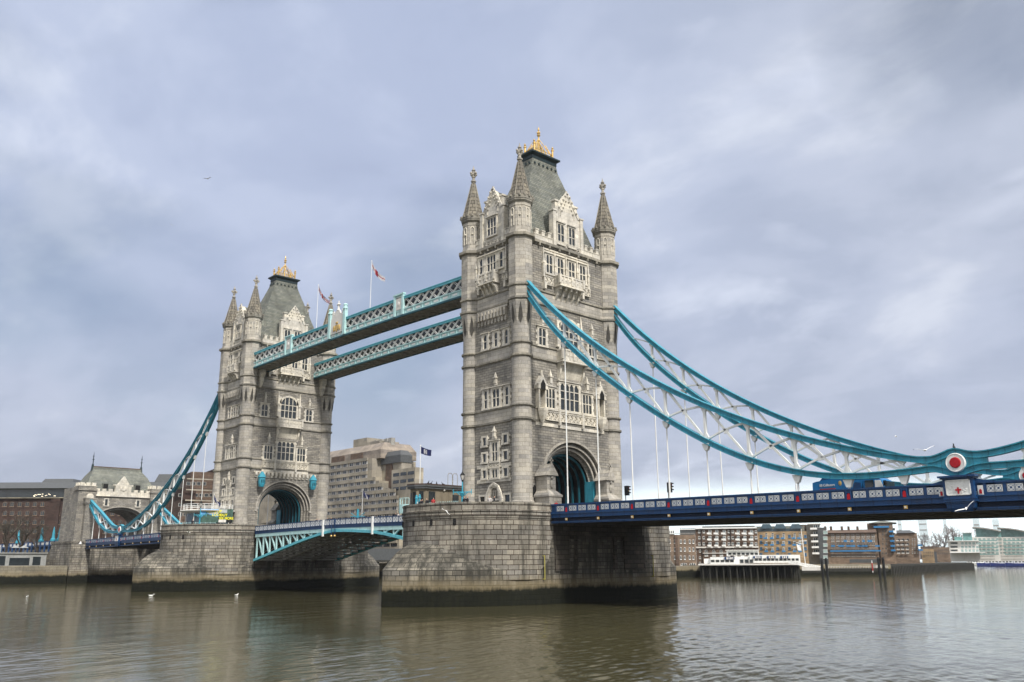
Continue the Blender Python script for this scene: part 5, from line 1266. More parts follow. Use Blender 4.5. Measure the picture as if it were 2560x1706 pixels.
for x0, x1 in ((150, 190), (370, 430), (65, 108), (305, 335)): f.box('balcony', 'bluepaint', F2(x0), F2(x1), V(310), V(336), d0=1.4, depth=-1)
for x0, x1 in ((460, 520), (235, 300), (315, 365), (90, 145)): f.box('balcony', 'bluepaint', F2(x0), F2(x1), V(376), V(396), d0=1.4, depth=-1)
f.box('balcony', 'bluepaint', E2(2180), F2(525), V(440), V(458), d0=1.2, depth=-.8); f.w.done()
f = Front('apartment_tower', 'tall brown brick tower with hipped roof and blue corner balconies', 'building', 2205, 362, 0, 3.2, grp)
f.box('wall', 'palebrick', F2(385), F2(520), V(95)); f.box('wall', 'palebrick', F2(520), F2(715), V(95), d0=1.5)
a, z0 = f.uz(F2(370), V(96)); b, z1 = f.uz(F2(722), V(58)); m = MB(); m.loft([[(a, -2, z0), (b, -2, z0), (b, 15, z0), (a, 15, z0)], [(a+4, 3, z1), (b-4, 3, z1), (b-4, 10, z1), (a+4, 10, z1)]]); m.build('roof', 'slate', f.t)
f.box('balcony', 'bluepaint', F2(470), F2(665), V(132), V(155), d0=2.6, depth=-1.5)
for py in (190, 250, 312, 375, 432): f.box('balcony', 'bluepaint', F2(660), F2(716), V(py), V(py+22), d0=2.8, depth=-1.5); f.win('dark', F2(665), F2(705), V(py-32), V(py), 1.5)
for py in (120, 222, 285, 345, 405, 465):
    for px in (405, 450): f.win('dark', F2(px), F2(px+24), V(py), V(py+26))
    for px in (540, 580): f.win('dark', F2(px), F2(px+18), V(py+60 if py == 120 else py), V(py+90 if py == 120 else py+28), 1.5)
f = Front('apartment_block', 'brown brick block with recessed balconies right of the hipped tower', 'building', 2270, 385, 0, 3.2, grp)
f.box('wall', 'palebrick', F2(715), F2(1015), V(222)); a, z0 = f.uz(F2(722), V(222)); b, z1 = f.uz(F2(890), V(180)); m = MB(); m.loft([[(a, -.6, z0), (b+2, -.6, z0), (b+2, 12, z0), (a, 12, z0)], [(a, 4, z1), (b, 4, z1), (b, 8, z1), (a, 8, z1)]]); m.build('roof', 'leadroof', f.t)
for py in (290, 345, 400, 450):
    for px in (735, 790, 850): f.win('dark', F2(px), F2(px+36), V(py), V(py+32)); f.box('balcony', 'offwhite', F2(px), F2(px+38), V(py+22), V(py+34), d0=.8, depth=-.5)
    for px in (920, 950, 985): f.win('white', F2(px), F2(px+12), V(py), V(py+30))
for py in (365, 425): f.box('balcony', 'bluepaint', F2(1010), F2(1068), V(py), V(py+22), d0=1.5, depth=3)
f = Front('house', 'low pale stucco house right of the brown wharf blocks', 'building', 2322, 420, 0, 3.2, grp)
f.box('wall', 'buffbrick', F2(1045), F2(1205), V(420)); f.box('roof', 'brownbrick', F2(1040), F2(1210), V(392), V(420), depth=10)
for py in (400, 455, 495):
    for k in range(5): f.win('dark', F2(1068+28*k), F2(1080+28*k), V(py+4), V(py+22))
f = Front('house', 'distant brown brick terrace left of the white glazed flats', 'building', 2355, 470, 0, 3.2, grp)
f.box('wall', 'palebrick', F2(1180), F2(1410), V(402)); f.box('shed', 'leadroof', F2(1180), F2(1240), V(458), d0=3, depth=2)
for k in range(6):
    for py in (430, 470): f.win('dark', F2(1256+24*k), F2(1268+24*k), V(py), V(py+16))
f = Front('apartment_block', 'white rendered flats with green glass, left part of the glazed riverside flats', 'building', 2405, 560, 0, 3.2, grp)
f.box('wall', 'offwhite', F2(1398), F2(1790), V(322)); f.box('roof_slab', 'white', F2(1395), F2(1800), V(316), V(324), d0=2, depth=16); f.box('canopy', 'white', F2(1420), F2(1860), V(466), V(474), d0=6, depth=1); f.box('roof_room', 'glassgreen', F2(1605), F2(1720), V(215), V(322), d0=-3); f.box('roof_room', 'glassgreen', F2(1490), F2(1590), V(268), V(322), d0=-3); f.box('roof_slab', 'offwhite', F2(1600), F2(1730), V(210), V(218), d0=-2, depth=15)
for py in (338, 385, 430):
    f.win('dark', F2(1410), F2(1510), V(py), V(py+24))
    for k in range(5): f.win('green', F2(1545+48*k), F2(1585+48*k), V(py-4), V(py+32))
def curved(pxc, px0, px1, pyt, pyb, label, dist):
    f = Front('apartment_block', label, 'building', pxc, dist, 0, 3.2, grp)
    f.box('wall', 'offwhite', px0, px1, V(270)); a, zt = f.uz(px0, pyt); b, zb = f.uz(px1, pyb); n = 10
    m = MB(); prof = [(a+(b-a)*i/n, zt-(zt-zb)*((i/n)**1.7)) for i in range(n+1)]
    m.prism([(a+1.5, f.uz(pxc, V(272))[1])]+[(u+(1.5 if i == 0 else 0), z-.6) for i, (u, z) in enumerate(prof)]+[(b, f.uz(pxc, V(272))[1])], 1.5, 14, 'y'); m.build('glass_storey', 'glassgreen', f.t)
    m = MB(); m.loft([[(u, y, z) for u, z in prof]+[(u, y, z-.7) for u, z in reversed(prof)] for y in (-2, 16)]); m.build('curved_roof', 'steelgrey', f.t)
    for py in (285, 330, 375, 418, 460):
        x = px0+4
        while x < px1-8: f.win('green', x, x+8, V(py), V(py+30)); x += 11
        f.box('balcony', 'glassgreen', px0+20, px1-4, V(py+26), V(py+38), d0=1.6, depth=-1.4)
curved(2470, F2(1690), F2(2055), V(142), V(192), 'green glass flats with a long sloping curved roof at right', 575)
curved(2530, F2(2010), F2(2420), V(150), V(205), 'green glass flats with curved roof at the right edge of the picture', 590)
# office towers far downstream, their distance haze painted in as a pale colour
for (pxa, pxb, py, dist, lab) in ((2253, 2263, 1297, 2900, 'faint slim hazy tower, leftmost on the skyline'), (2305, 2327, 1296, 3000, 'faint hazy tower second from the left on the skyline'), (2368, 2376, 1299, 3050, 'thin pale hazy tower left of the curved roofs'), (2443, 2460, 1298, 2800, 'pale hazy office tower above the left curved roof'), (2492, 2509, 1300, 2850, 'pale hazy office tower above the right curved roof')):
    f = Front('office_tower', lab, 'tower block', (pxa+pxb)/2, dist, 0, 3., 'hazy towers far downstream')
    f.box('wall', 'hazepaint', pxa, pxb, py, depth=40)
    f.box('crown', 'hazepaint', pxa+1.5, pxb-1.5, py-3, py+1, d0=-3, depth=30)
    m = MB(); a, b = f.u(pxa), f.u(pxb); zt = f.uz(pxa, py)[1]
    for k in range(1, 7): z = zt*k/7.; m.box(a+2, b-2, -.8, 0, z-1.5, z+1.5)
    m.build('window_bands', 'steelgrey', f.t)
# pier restaurant
f = Front('pier_pavilion', 'long white pier restaurant on dark piles, right of the near pier', 'pavilion', 1880, 272, 0, 0., None)
f.box('deck', 'offwhite', E2(490), E2(1790), V(612), V(630), d0=3, depth=12)
f.box('hall', 'white', E2(560), E2(640), V(548), V(612)); f.box('hall', 'white', E2(640), E2(960), V(528), V(612), d0=1); f.box('hall', 'white', E2(960), E2(1145), V(520), V(612)); f.box('hall', 'white', E2(1145), E2(1788), V(500), V(600), d0=1); f.box('upper_hall', 'white', E2(850), E2(1265), V(440), V(505), d0=-2); f.box('roof', 'offwhite', E2(840), E2(1272), V(434), V(442), d0=-1.2, depth=12)
for k in range(5): f.win('dark', E2(650+61*k), E2(703+61*k), V(562), V(594), 1.)
for k in range(3): f.win('dark', E2(1018+62*k), E2(1072+62*k), V(556), V(606), .05 if k < 2 else 1.)
for k in range(11): f.win('dark', E2(1210+52*k), E2(1254+52*k), V(543), V(575), 1.)
for k in range(7): f.win('dark', E2(868+57*k), E2(915+57*k), V(470), V(500), -2.)
for a, b in ((825, 950), (1190, 1298), (1365, 1475), (1535, 1636)):
    o = f.box('sign', 'navy', E2(a), E2(b), V(515 if a > 1000 else 525), V(543 if a > 1000 else 560), d0=1.5, depth=-1.2); m = MB(); u0, z = f.uz(E2(a+25), V(530 if a > 1000 else 543)); u1, _ = f.uz(E2(b-15), V(530))
    k = u0
    while k < u1: wd = random.uniform(.25, .5); m.box(k, k+wd, -1.56, -1.5, z-.28, z+.28); k += wd+.18
    m.build('sign_marks', 'offwhite', o, kind='stuff')
for k in range(30):
    u = f.u(E2(500+43*k)); m = MB(); m.lathe([(.22, -5), (.22, 3.2)], u, -2 if k % 2 else 5, 6); m.build('pile', 'pilewood', f.t)
m = MB(); m.box(f.u(E2(495)), f.u(E2(1790)), 6, 6.4, -5, f.uz(1800, V(628))[1]); m.build('back_wall', 'pilewood', f.t)
def bank(px0, px1, py, d0, d1, z, nm, label, mat='quay'):
    a, rz = facade(px0, d0); b, _ = facade(px1, d1); m = MB(); d = (b-a).normalized(); n = Vector((-d.y, d.x, 0)); T = lambda s, q, zz: tuple(a+d*s+n*q+Vector((0, 0, zz))); m.T = T
    L = (b-a).length; m.box(0, L, 0, 60, -6, z)
    return m.build(nm, mat, label=label, cat='wall'), T, L
bank(1600, 1755, 0, 268, 284, 3.3, 'quay_wall', 'weedy stone river wall under the pale brick block')
bank(1755, 2225, 0, 300, 330, 3.3, 'quay_wall', 'stone river wall behind the white pier restaurant')
o, T, L = bank(2225, 2430, 0, 335, 500, 3.0, 'piled_wall', 'long dark timber piled river wall at right', 'pilewood')
m = MB(T)
for k in range(70): s = L*(k+.5)/70; m.box(s-.35, s+.35, -.8, 0, -5, 2.6)
m.build('fender_piles', 'pilewood', o)
bank(2430, 2900, 0, 700, 700, 3.0, 'quay_wall', 'low river wall below the green glass flats')
# gangway, pontoon, dolphins
f = Front('gangway', 'white lattice gangway sloping down from the pier restaurant', 'gangway', 2010, 266, 0, 1.)
a = f.uz(E2(1640), V(575)); b = f.uz(E2(2075), V(650)); c = f.uz(E2(1640), V(600)); d = f.uz(E2(2075), V(690))
for y, nm in ((0, 'truss'), (2., 'truss')):
    m = MB(); m.beam((a[0], y, a[1]), (b[0], y, b[1]), .16, .16); m.beam((c[0], y, c[1]), (d[0], y, d[1]), .16, .16); n = 16
    for i in range(n):
        p = lambda q, t_: (q[0][0]+(q[1][0]-q[0][0])*t_, y, q[0][1]+(q[1][1]-q[0][1])*t_)
        m.beam(p((a, b), i/n), p((c, d), (i+1)/n), .12, .12); m.beam(p((c, d), i/n), p((a, b), (i+1)/n), .12, .12); m.beam(p((a, b), i/n), p((c, d), i/n), .12, .12)
    m.build(nm, 'white', f.t)
m = MB(); m.loft([[(c[0], y, c[1]), (d[0], y, d[1]), (d[0], y, d[1]+.1), (c[0], y, c[1]+.1)] for y in (0, 2)]); m.build('walkway_floor', 'white', f.t)
f = Front('gangway_skirt', 'pale panelled landing below the white gangway', 'landing stage', 2030, 262, 0, 0.)
f.box('hull', 'offwhite', E2(1800), E2(2055), V(650), V(700), depth=4); f.box('fender', 'pilewood', E2(1800), E2(2060), V(700), V(725), d0=.3, depth=4)
f = Front('pontoon', 'long dark floating pontoon with railings right of the gangway', 'pontoon', 2140, 268, 0, 0.)
f.box('hull', 'pilewood', E2(2110), F2(600), V(672), V(712), depth=6); m = MB(); u0, zt = f.uz(E2(2115), V(660)); u1 = f.u(F2(595))
for k in range(40): u = u0+(u1-u0)*k/39; m.tube((u, .2, zt-1), (u, .2, zt+.35), .06, 4)
m.beam((u0, .2, zt+.35), (u1, .2, zt+.35), .08, .08); m.build('railing', 'offwhite', f.t); f.box('canopy', 'leadroof', F2(115), F2(480), V(555), V(600), depth=5); f.box('cabin', 'offwhite', F2(412), F2(515), V(630), V(664), d0=-1, depth=4)
m = MB(); u, z = f.uz(F2(405), V(570)); m.tube((u, 0, 1.5), (u, 0, z), .14, 6); m.build('light_post', 'white', f.t); m = MB(); m.tube((u, -.05, 2.0), (u, -.05, 4.0), .2, 6); m.build('life_ring_post', 'coatred', f.t)
for px, pyt, lab in ((E2(2066), V(545), 'thick dark mooring pile, left one by the gangway end'), (E2(2123), V(540), 'thick dark mooring pile, right one by the gangway end'), (F2(490), V(530), 'dark mooring pile, left one at the pontoon end'), (F2(550), V(530), 'dark mooring pile, right one at the pontoon end')):
    org, rz = facade(px, 262); z = onfront(org, rz, px, pyt)[1]; m = MB(); m.lathe([(.36, -5), (.36, z-.4), (.3, z-.2), (.3, z)], org.x, org.y, 10); m.build('mooring_pile', 'black', label=lab, cat='pile', group='mooring piles at the pontoon')
f = Front('signal_mast', 'white mast with crossed yard standing by the pier restaurant', 'mast', 2010, 285, 0, 3.3)
u, z = f.uz(2006, 1322); m = MB(); m.tube((u, 0, 3.3), (u-.4, 0, z), .16, 6, .08); m.build('mast', 'white', f.t); u2, z2 = f.uz(1997, 1353); u3, _ = f.uz(2017, 1353); m = MB(); m.tube((u2, 0, z2), (u3, 0, z2), .09, 5); m.build('yard', 'white', f.t); u4, z4 = f.uz(1991, 1357); m = MB(); m.tube((u4, 0, z4), (u, 0, z2-1), .09, 5); m.build('gaff', 'white', f.t)
m = MB(); m.loft([[(u4+a, .3*math.sin(a*3), z4-.4+b) for a, b in ((0, 0), (.5, -.3), (1.1, -.2), (1.3, -1.9), (.8, -2.1), (.2, -1.8))], [(u4+a, .3*math.sin(a*3)+.04, z4-.4+b) for a, b in ((0, 0), (.5, -.3), (1.1, -.2), (1.3, -1.9), (.8, -2.1), (.2, -1.8))]]); m.build('ensign', 'white', f.t)
# moored boats at right
def boat(pxc, dist, L, hull, label, cab=1):
    org, rz = facade(pxc, dist, 8); t = thing('moored_boat', label, 'boat', (org.x, org.y, 0), rz, 'boats moored at the right edge')
    m = MB(); st = []
    for q, wd, sh in ((-.5, .8, .9), (-.3, 1, .6), (0, 1, .55), (.25, .9, .75), (.42, .5, 1.2), (.5, .08, 1.6)):
        x = q*L; b = L*.11*wd; z = 1.2+sh
        st.append([(x, -b, z), (x, -b*.85, .2), (x*.97, 0, -.8), (x, b*.85, .2), (x, b, z)])
    m.loft(st, closed=False); m.loft([[p[0], p[4]] if False else [p[0], ((p[0][0]), 0, p[0][2]+.05), p[4]] for p in st], closed=False, cap0=False, cap1=False); m.build('hull', hull, t)
    m = MB(); m.box(-.32*L, .15*L, -L*.075, L*.075, 1.7, 3.4); m.box(-.1*L, .12*L, -L*.06, L*.06, 3.4, 5.2); m.box(-.12*L, .14*L, -L*.07, L*.07, 5.2, 5.35); c = m.build('cabin', 'white', t)
    m = MB()
    for k in range(6): x = -.30*L+k*.075*L; m.box(x, x+.05*L, -L*.077, -L*.074, 2.3, 3.0)
    m.box(-.08*L, .1*L, -L*.062, -L*.059, 4.0, 4.9); m.build('window_strip', 'glass', c)
    m = MB(); m.tube((0, 0, 5.2), (-.3, 0, 9.5), .08, 5); m.tube((-.1, -1., 7.6), (-.1, 1., 7.6), .05, 4); m.build('mast', 'white', t)
boat(2445, 690, 22, 'white', 'white moored boat, leftmost of the boats by the glass flats')
boat(2495, 655, 25, 'hullblue', 'blue hulled moored tug, second boat from the left')
boat(2530, 640, 25, 'hullblue', 'blue hulled moored tug with its bow behind another boat')
boat(2572, 630, 26, 'hullblue', 'blue moored boat cut by the right edge of the picture')

# ------------------------------------------------------------------ people
def person_mesh(pose=0, coat='coatdark', trous='black', hair='hair', bag=False):
    random.seed(pose+11)
    me = bpy.data.meshes.new('p'); st = .10+.06*(pose % 3)
    V_ = [(0, 0, .95, .13), (.09, st*.3, .88, .10), (.10, st, .50, .07), (.10, st*.8, .10, .05), (.11, st*.8-.14, .04, .045), (-.09, -st*.3, .88, .10), (-.10, -st*.6, .50, .07), (-.10, -st, .10, .05), (-.11, -st-.14, .04, .045),
          (0, 0, 1.15, .14), (0, -.01, 1.38, .15), (0, 0, 1.47, .07), (0, -.01, 1.54, .06), (0, -.02, 1.64, .10), (0, -.01, 1.71, .07),
          (.19, 0, 1.40, .075), (.25, .03+.1*(pose % 2), 1.14, .055), (.25, -.10, .92+.12*(pose % 2), .042), (.25, -.15, .86+.14*(pose % 2), .04), (-.19, 0, 1.40, .075), (-.25, .03, 1.14, .055), (-.24, -.08, .92, .042), (-.24, -.10, .84, .04), (0, -.11, 1.63, .025)]
    E_ = [(0, 1), (1, 2), (2, 3), (3, 4), (0, 5), (5, 6), (6, 7), (7, 8), (0, 9), (9, 10), (10, 11), (11, 12), (12, 13), (13, 14), (10, 15), (15, 16), (16, 17), (17, 18), (10, 19), (19, 20), (20, 21), (21, 22), (13, 23)]
    me.from_pydata([v[:3] for v in V_], E_, [])
    o = bpy.data.objects.new('p', me); COL.objects.link(o)
    md = o.modifiers.new('s', 'SKIN'); sk = me.skin_vertices[0].data
    for i, v in enumerate(V_): sk[i].radius = (v[3], v[3])
    sk[0].use_root = True
    o.modifiers.new('ss', 'SUBSURF').levels = 1
    bpy.context.view_layer.update()
    m2 = bpy.data.meshes.new_from_object(o.evaluated_get(bpy.context.evaluated_depsgraph_get()))
    bpy.data.objects.remove(o); bpy.data.meshes.remove(me)
    m2.materials.clear()
    for n in (coat, trous, 'skin', hair, 'black'): m2.materials.append(MAT[n])
    for p in m2.polygons:
        c = p.center
        p.material_index = 4 if c.z < .09 else 1 if c.z < .84 and abs(c.x) < .2 else (3 if (c.z > 1.69 or (c.z > 1.56 and c.y > .0)) else 2) if c.z > 1.49 else 2 if (abs(c.x) > .2 and c.z < .90+.1*(pose % 2)) else 0
        p.use_smooth = True
    return m2
PMESH = [person_mesh(0), person_mesh(1, 'coatdark', 'black'), person_mesh(2, 'coatpale', 'coatdark'), person_mesh(3, 'coatred', 'black'), person_mesh(4, 'coatdark', 'navy', 'coatred')]
def person(k, x, y, z, rz, label, group='people on the bridge'):
    o = bpy.data.objects.new('person', PMESH[k]); COL.objects.link(o); o.location = (x, y, z); o.rotation_euler = (0, 0, rz)
    return tag(o, label, 'person', group)
PZ = 11.52
for k, x, y, rz, lab in ((0, -3.9, -19.2, .5, 'person in dark coat by the railing, left one of the pair nearest the cabin'), (1, -3.2, -19.5, 2.8, 'person in dark coat by the railing, right one of the pair nearest the cabin'),
        (0, -1.6, -19.9, .2, 'person in dark coat alone before the pale blue fence'), (3, -.1, -20.0, 1., 'person with red jacket leaning near the lamp on the near pier'),
        (1, 4.0, -18.2, .4, 'person in dark coat right of the lamp, left one of two standing together'), (4, 4.6, -18.2, 2., 'person in dark coat right of the lamp, right one of two standing together'),
        (2, 6.6, -16.2, .4, 'person in pale top close to the pointed tower door'), (0, 7.1, -15.9, 2.4, 'person in dark coat in front of the small window beside the tower door')):
    person(k, x, y, PZ, rz, lab)
person(3, 10.9, -8.6, 11.0, 1.2, 'person in red jacket at the start of the blue parapet')
for k, x, lab in ((1, -48.3, 'person in dark coat on the left bascule, left one of the pair'), (2, -47.6, 'person in pale coat on the left bascule, right one of the pair')): person(k, x, -8.6, 10.95, 1.4, lab)
person(4, -24.3, -8.7, 10.95, 1.2, 'person in dark hood on the right bascule close to the near pier'); person(2, -23.5, -8.7, 10.95, -1., 'person in pale coat on the right bascule close to the near pier')
for i, x in enumerate((-44.5, -43.3)): person(i, x, -8.7, 10.95, 1.5, 'person in dark coat near the bascule joint, %s of two' % ('left' if i == 0 else 'right'))
person(0, -75.2, -19.6, PZ, 1., 'person in dark coat in front of the yellow lettered poster')

# ------------------------------------------------------------------ near pier furniture
def cabin():
    t = bthing('control_cabin', 'small brown stone control cabin with flat red edged roof on the near pier', 'cabin', (-6.1, -17.6, 11.25))
    m = MB(); pts = [(0, .9), (0, 7.3), (-2.3, 7.3), (-2.3, .0), (-.9, 0)]
    m.prism(pts, 11.25, 15.0, 'z'); m.build('wall', 'palebrick2', t)
    m = MB(); 
    for d, z0, z1, mt in ((.3, 14.95, 15.22, 0), (.42, 15.22, 15.45, 0)):
        m.prism([(d, .8-d*.4), (d, 7.3+d), (-2.3-d, 7.3+d), (-2.3-d, -d), (-.85, -d)], z0, z1, 'z')
    r_ = m.build('roof', 'leadroof', t); m = MB(); m.prism([(.36, .65), (.36, 7.65), (-2.65, 7.65), (-2.65, -.36), (-.85, -.36)], 15.45, 15.62, 'z'); m.build('roof_edge', 'redbrick', r_)
    m = MB(); m.box(.01, .05, 1.4, 2.5, 12.2, 14.6); m.build('window', 'glass', t); m = MB(); m.box(.01, .05, 5.6, 6.7, 12.2, 14.3); m.build('window', 'glass', t)
    m = MB(lambda x, y, z: (-.9+x*.707, 0+x*.707-.02, z)); m.box(.4, 1.0, -.05, .02, 12.2, 14.6); m.build('window', 'glass', t)
    m = MB(); m.box(-1.7, -1.0, -.05, -.01, 11.25, 14.5); m.build('door', 'black', t); m = MB(); m.box(-2.2, -1.95, -.05, -.01, 12.2, 14.4); m.build('window', 'glass', t)
    for y in (4.6, 5.5):
        m = MB(); P = [(.2, y, 15.2), (.2, y, 17.0), (.2, y+.15, 17.25), (.2, y+.65, 17.25), (.2, y+.8, 17.0), (.2, y+.8, 14.8)]
        for a, b in zip(P, P[1:]): m.tube(a, b, .045, 5)
        m.build('roof_hoop', 'steelgrey', t)
    m = MB(); m.sphere((.15, 4.0, 14.85), .16, 8, 6); m.build('bulkhead_lamp', 'offwhite', t)
plain('palebrick2', (.17, .145, .105), .9, dirt=((.07, .06, .05), .5)); cabin()
def flag_obj(parent, cx, cy, ztop, L, Hh, cols, droop, rz=0., name='flag', nu=18, nv=12):
    """cloth hanging from a pole: cols(u, v) -> material slot"""
    m = MB(); g = []
    for i in range(nu+1):
        row = []
        for j in range(nv+1):
            u, v = i/nu, j/nv
            ang = droop*(1-.25*u); x = L*u*math.cos(ang)*(1-.15*math.sin(u*3)); dz = -L*u*math.sin(ang)-Hh*v*(1-.25*u*math.sin(ang))
            y = .16*math.sin(u*9+v*2.0)*u+.08*math.sin(u*17)
            row.append((cx+x*math.cos(rz)-y*math.sin(rz), cy+x*math.sin(rz)+y*math.cos(rz), ztop+dz))
        g.append(row)
    for i in range(nu):
        for j in range(nv):
            m.m = cols((i+.5)/nu, (j+.5)/nv); m.add([g[i][j], g[i+1][j], g[i+1][j+1], g[i][j+1]], [(0, 1, 2, 3)])
    return m, name
def union(u, v):
    a, b = abs(u-.5), abs(v-.5)
    if a < .06 or b < .10: return 1
    if a < .11 or b < .17: return 2
    d = abs(a-b)
    return 1 if d < .04 else 2 if d < .10 else 0
def george(u, v): return 1 if abs(u-.5) < .10 or abs(v-.5) < .12 else 2
def navyem(u, v): return 2 if (.34 < u < .66 and .18 < v < .82 and (abs(abs(u-.5)-abs(v-.5)*.55) < .045 or abs(u-.5) > .125 or abs(v-.5) > .25 or abs(v-.5) < .05)) else 0
def halfw(u, v): return 2 if .35 < u-v*.3 < .62 else 0
def flagpole(x, y, z0, z1, label, cols, L=2.4, Hh=1.5, droop=1.1, rz=.8, r=.06):
    t = bthing('flagpole', label, 'flagpole', (x, y, z0)); m = MB(); m.tube((0, 0, z0), (0, 0, z1), r, 6, r*.7); m.sphere((0, 0, z1), r*1.8, 6, 4); m.build('pole', 'white', t)
    if cols: mb_, n = flag_obj(t, .05, .03, z1-.15, L, Hh, cols, droop, rz); mb_.build('flag', ['flagblue', 'flagred', 'flagwhite'], t, recalc=False, smooth=60)
plain('flagblue', (.012, .018, .075), .85); plain('flagred', (.22, .012, .022), .85); plain('flagwhite', (.34, .34, .36), .85)
flagpole(-54.0, -7.4, 47.8, 57.7, 'flagpole on the upper walkway flying a drooping red, white and blue flag', union, 3.9, 1.0, 1.22)
flagpole(-35.6, -7.4, 47.8, 57.8, 'flagpole on the upper walkway with a white flag bearing a red cross', george, 3.9, 1.15, 1.15)
flagpole(-7.6, -16.6, 15.4, 21.0, 'flagpole on the cabin roof flying a dark navy flag with white emblem', navyem, 1.6, .95, .42, .75)
flagpole(-41, -4, 11.0, 17.6, 'flagpole at mid span with small blue and white flag and teal base', halfw, 1.5, .9, .9, .75)
flagpole(-75.6, -15.6, 15.0, 18.2, 'flagpole on the far pier pavilion with a limp dark and white flag', halfw, 2.2, .8, 1.15, .75)
m = MB(); m.lathe([(.55, 11), (.5, 12.2), (.22, 12.6), (.18, 14.2)], 0, 0, 8); m.beam((-1.3, -.6, 12.9), (1.3, .6, 12.9), .1, .12); m.beam((-1.2, -.6, 13.5), (0, 0, 12.6), .08, .1); m.beam((1.2, .6, 13.5), (0, 0, 12.6), .08, .1)
t = bthing('mast_base', 'teal bracketed mast base at the middle of the bascule span', 'post', (-41.4, -4.6, 11.)); m.build('bracket', 'teal', t)
def lamp(x, y, z, label, scale=1.):
    t = bthing('street_lamp', label, 'street lamp', (x, y, z), R(42), 'teal lamp standards on the piers')
    m = MB(); m.lathe([(.24, z), (.24, z+.5), (.16, z+.6), (.13, z+2.2), (.2, z+2.3), (.32, z+2.7), (.1, z+2.8), (.07, z+4.2)], 0, 0, 8)
    m.box(-1.25, 1.25, -.06, .06, z+2.75, z+2.88)
    for s in (-1, 1): m.tube((s*1.2, 0, z+2.5), (s*1.2, 0, z+3.2), .05, 5); m.tube((0, 0, z+2.2), (s*.7, 0, z+2.75), .06, 5)
    m.build('post', 'teal', t); m = MB(); m.lathe([(.06, z+4.1), (.14, z+4.3), (.12, z+4.4)], 0, 0, 6); m.lathe([(.34, z+5.02), (.30, z+5.1), (.12, z+5.35), (.06, z+5.45), (.02, z+5.75)], 0, 0, 6)
    for k in range(6): a = math.pi/3*k; m.tube((.14*math.cos(a), .14*math.sin(a), z+4.4), (.31*math.cos(a), .31*math.sin(a), z+5.02), .025, 4)
    m.build('lantern_frame', 'black', t); m = MB(); m.lathe([(.12, z+4.4), (.28, z+5.0)], 0, 0, 6); m.build('lantern_glass', 'offwhite', t)
lamp(1.15, -16.2, 11.25, 'teal lamp standard with black lantern beside the near tower')
lamp(-74.4, -18.6, 11.25, 'teal lamp standard in front of the lettered poster on the far pier')
def fence(pts, z, label, mat='teal', h=1.15, step=.28, name='railing'):
    t = bthing(name, label, 'railing', (*pts[0], z)); m = MB(); o = pts[0]
    for a, b in zip(pts, pts[1:]):
        L = math.hypot(b[0]-a[0], b[1]-a[1]); n = max(1, int(L/step))
        A = (a[0]-o[0], a[1]-o[1]); B = (b[0]-o[0], b[1]-o[1])
        for zz in (z+.2, z+h-.15): m.beam((*A, zz), (*B, zz), .05, .06)
        for i in range(n+1):
            q = i/n; x, y = A[0]+(B[0]-A[0])*q, A[1]+(B[1]-A[1])*q; m.tube((x, y, z), (x, y, z+h), .03, 4)
    m.build('bars', mat, t); return t
fence([(-4.6, -18.9), (-1.5, -19.6), (1.4, -19.2), (3.2, -18.6)], 11.6, 'pale teal picket railing between cabin and lamp on the near pier', 'tealpale')
fence([(-92, -12), (-90.0, -17.2), (-86, -20.6), (-80.8, -21.4), (-75.8, -19.8), (-73.2, -16.)], 11.6, 'teal railing along the rim of the far pier', 'tealpale', step=.9)
t = bthing('gate', 'small gate with red bars between two teal posts on the near pier', 'gate', (-5.6, -18.6, 11.3))
for s in (0, 1.75):
    m = MB(); m.lathe([(.17, 11.3), (.17, 13.4), (.22, 13.45), (.22, 13.6), (.14, 13.7), (.15, 13.85), (.05, 13.95)], s*.78, -s*.3, 8); m.build('gate_post', 'teal', t)
m = MB()
for k in range(6): q = .3+.2*k; m.tube((q*.9, -q*.36, 11.5), (q*.9, -q*.36, 13.0), .035, 4)
m.build('gate_bars', 'white', t); m = MB(); m.beam((.25, -.13, 12.1), (1.15, -.5, 12.1), .06, .5, (0, 0, 1)); m.build('red_panel', 'coatred', t)
t = bthing('balcony_stage', 'teal half round lookout balcony at the left edge of the near pier', 'balcony', (-8.8, -17.3, 11.3))
m = MB(); a = [(1.5*math.cos(math.pi*k/10+2.4), 1.5*math.sin(math.pi*k/10+2.4)) for k in range(11)]
for p, q in zip(a, a[1:]): m.beam((*p, 12.3), (*q, 12.3), .06, 1.1); m.beam((*p, 13.7), (*q, 13.7), .07, .07)
for p in a: m.tube((*p, 11.6), (*p, 13.7), .04, 4)
m.build('parapet', 'tealpale', t)
t = bthing('ticket_kiosk', 'kiosk with bright red roof and white side between cabin and near tower', 'kiosk', (-9.2, -5.6, 11.2), R(42)); m = MB(); m.box(-1.9, 1.9, 0, 1.8, 11.2, 13.5); m.build('wall', 'bluepaint', t); m = MB(); m.box(-2.1, 2.1, -.25, 2, 13.5, 13.95); m.build('roof', 'red', t); m = MB()
for k in range(5): m.box(-1.7+.72*k, -1.15+.72*k, -.04, 0, 12.2, 13.2)
m.build('window_strip', 'offwhite', t)

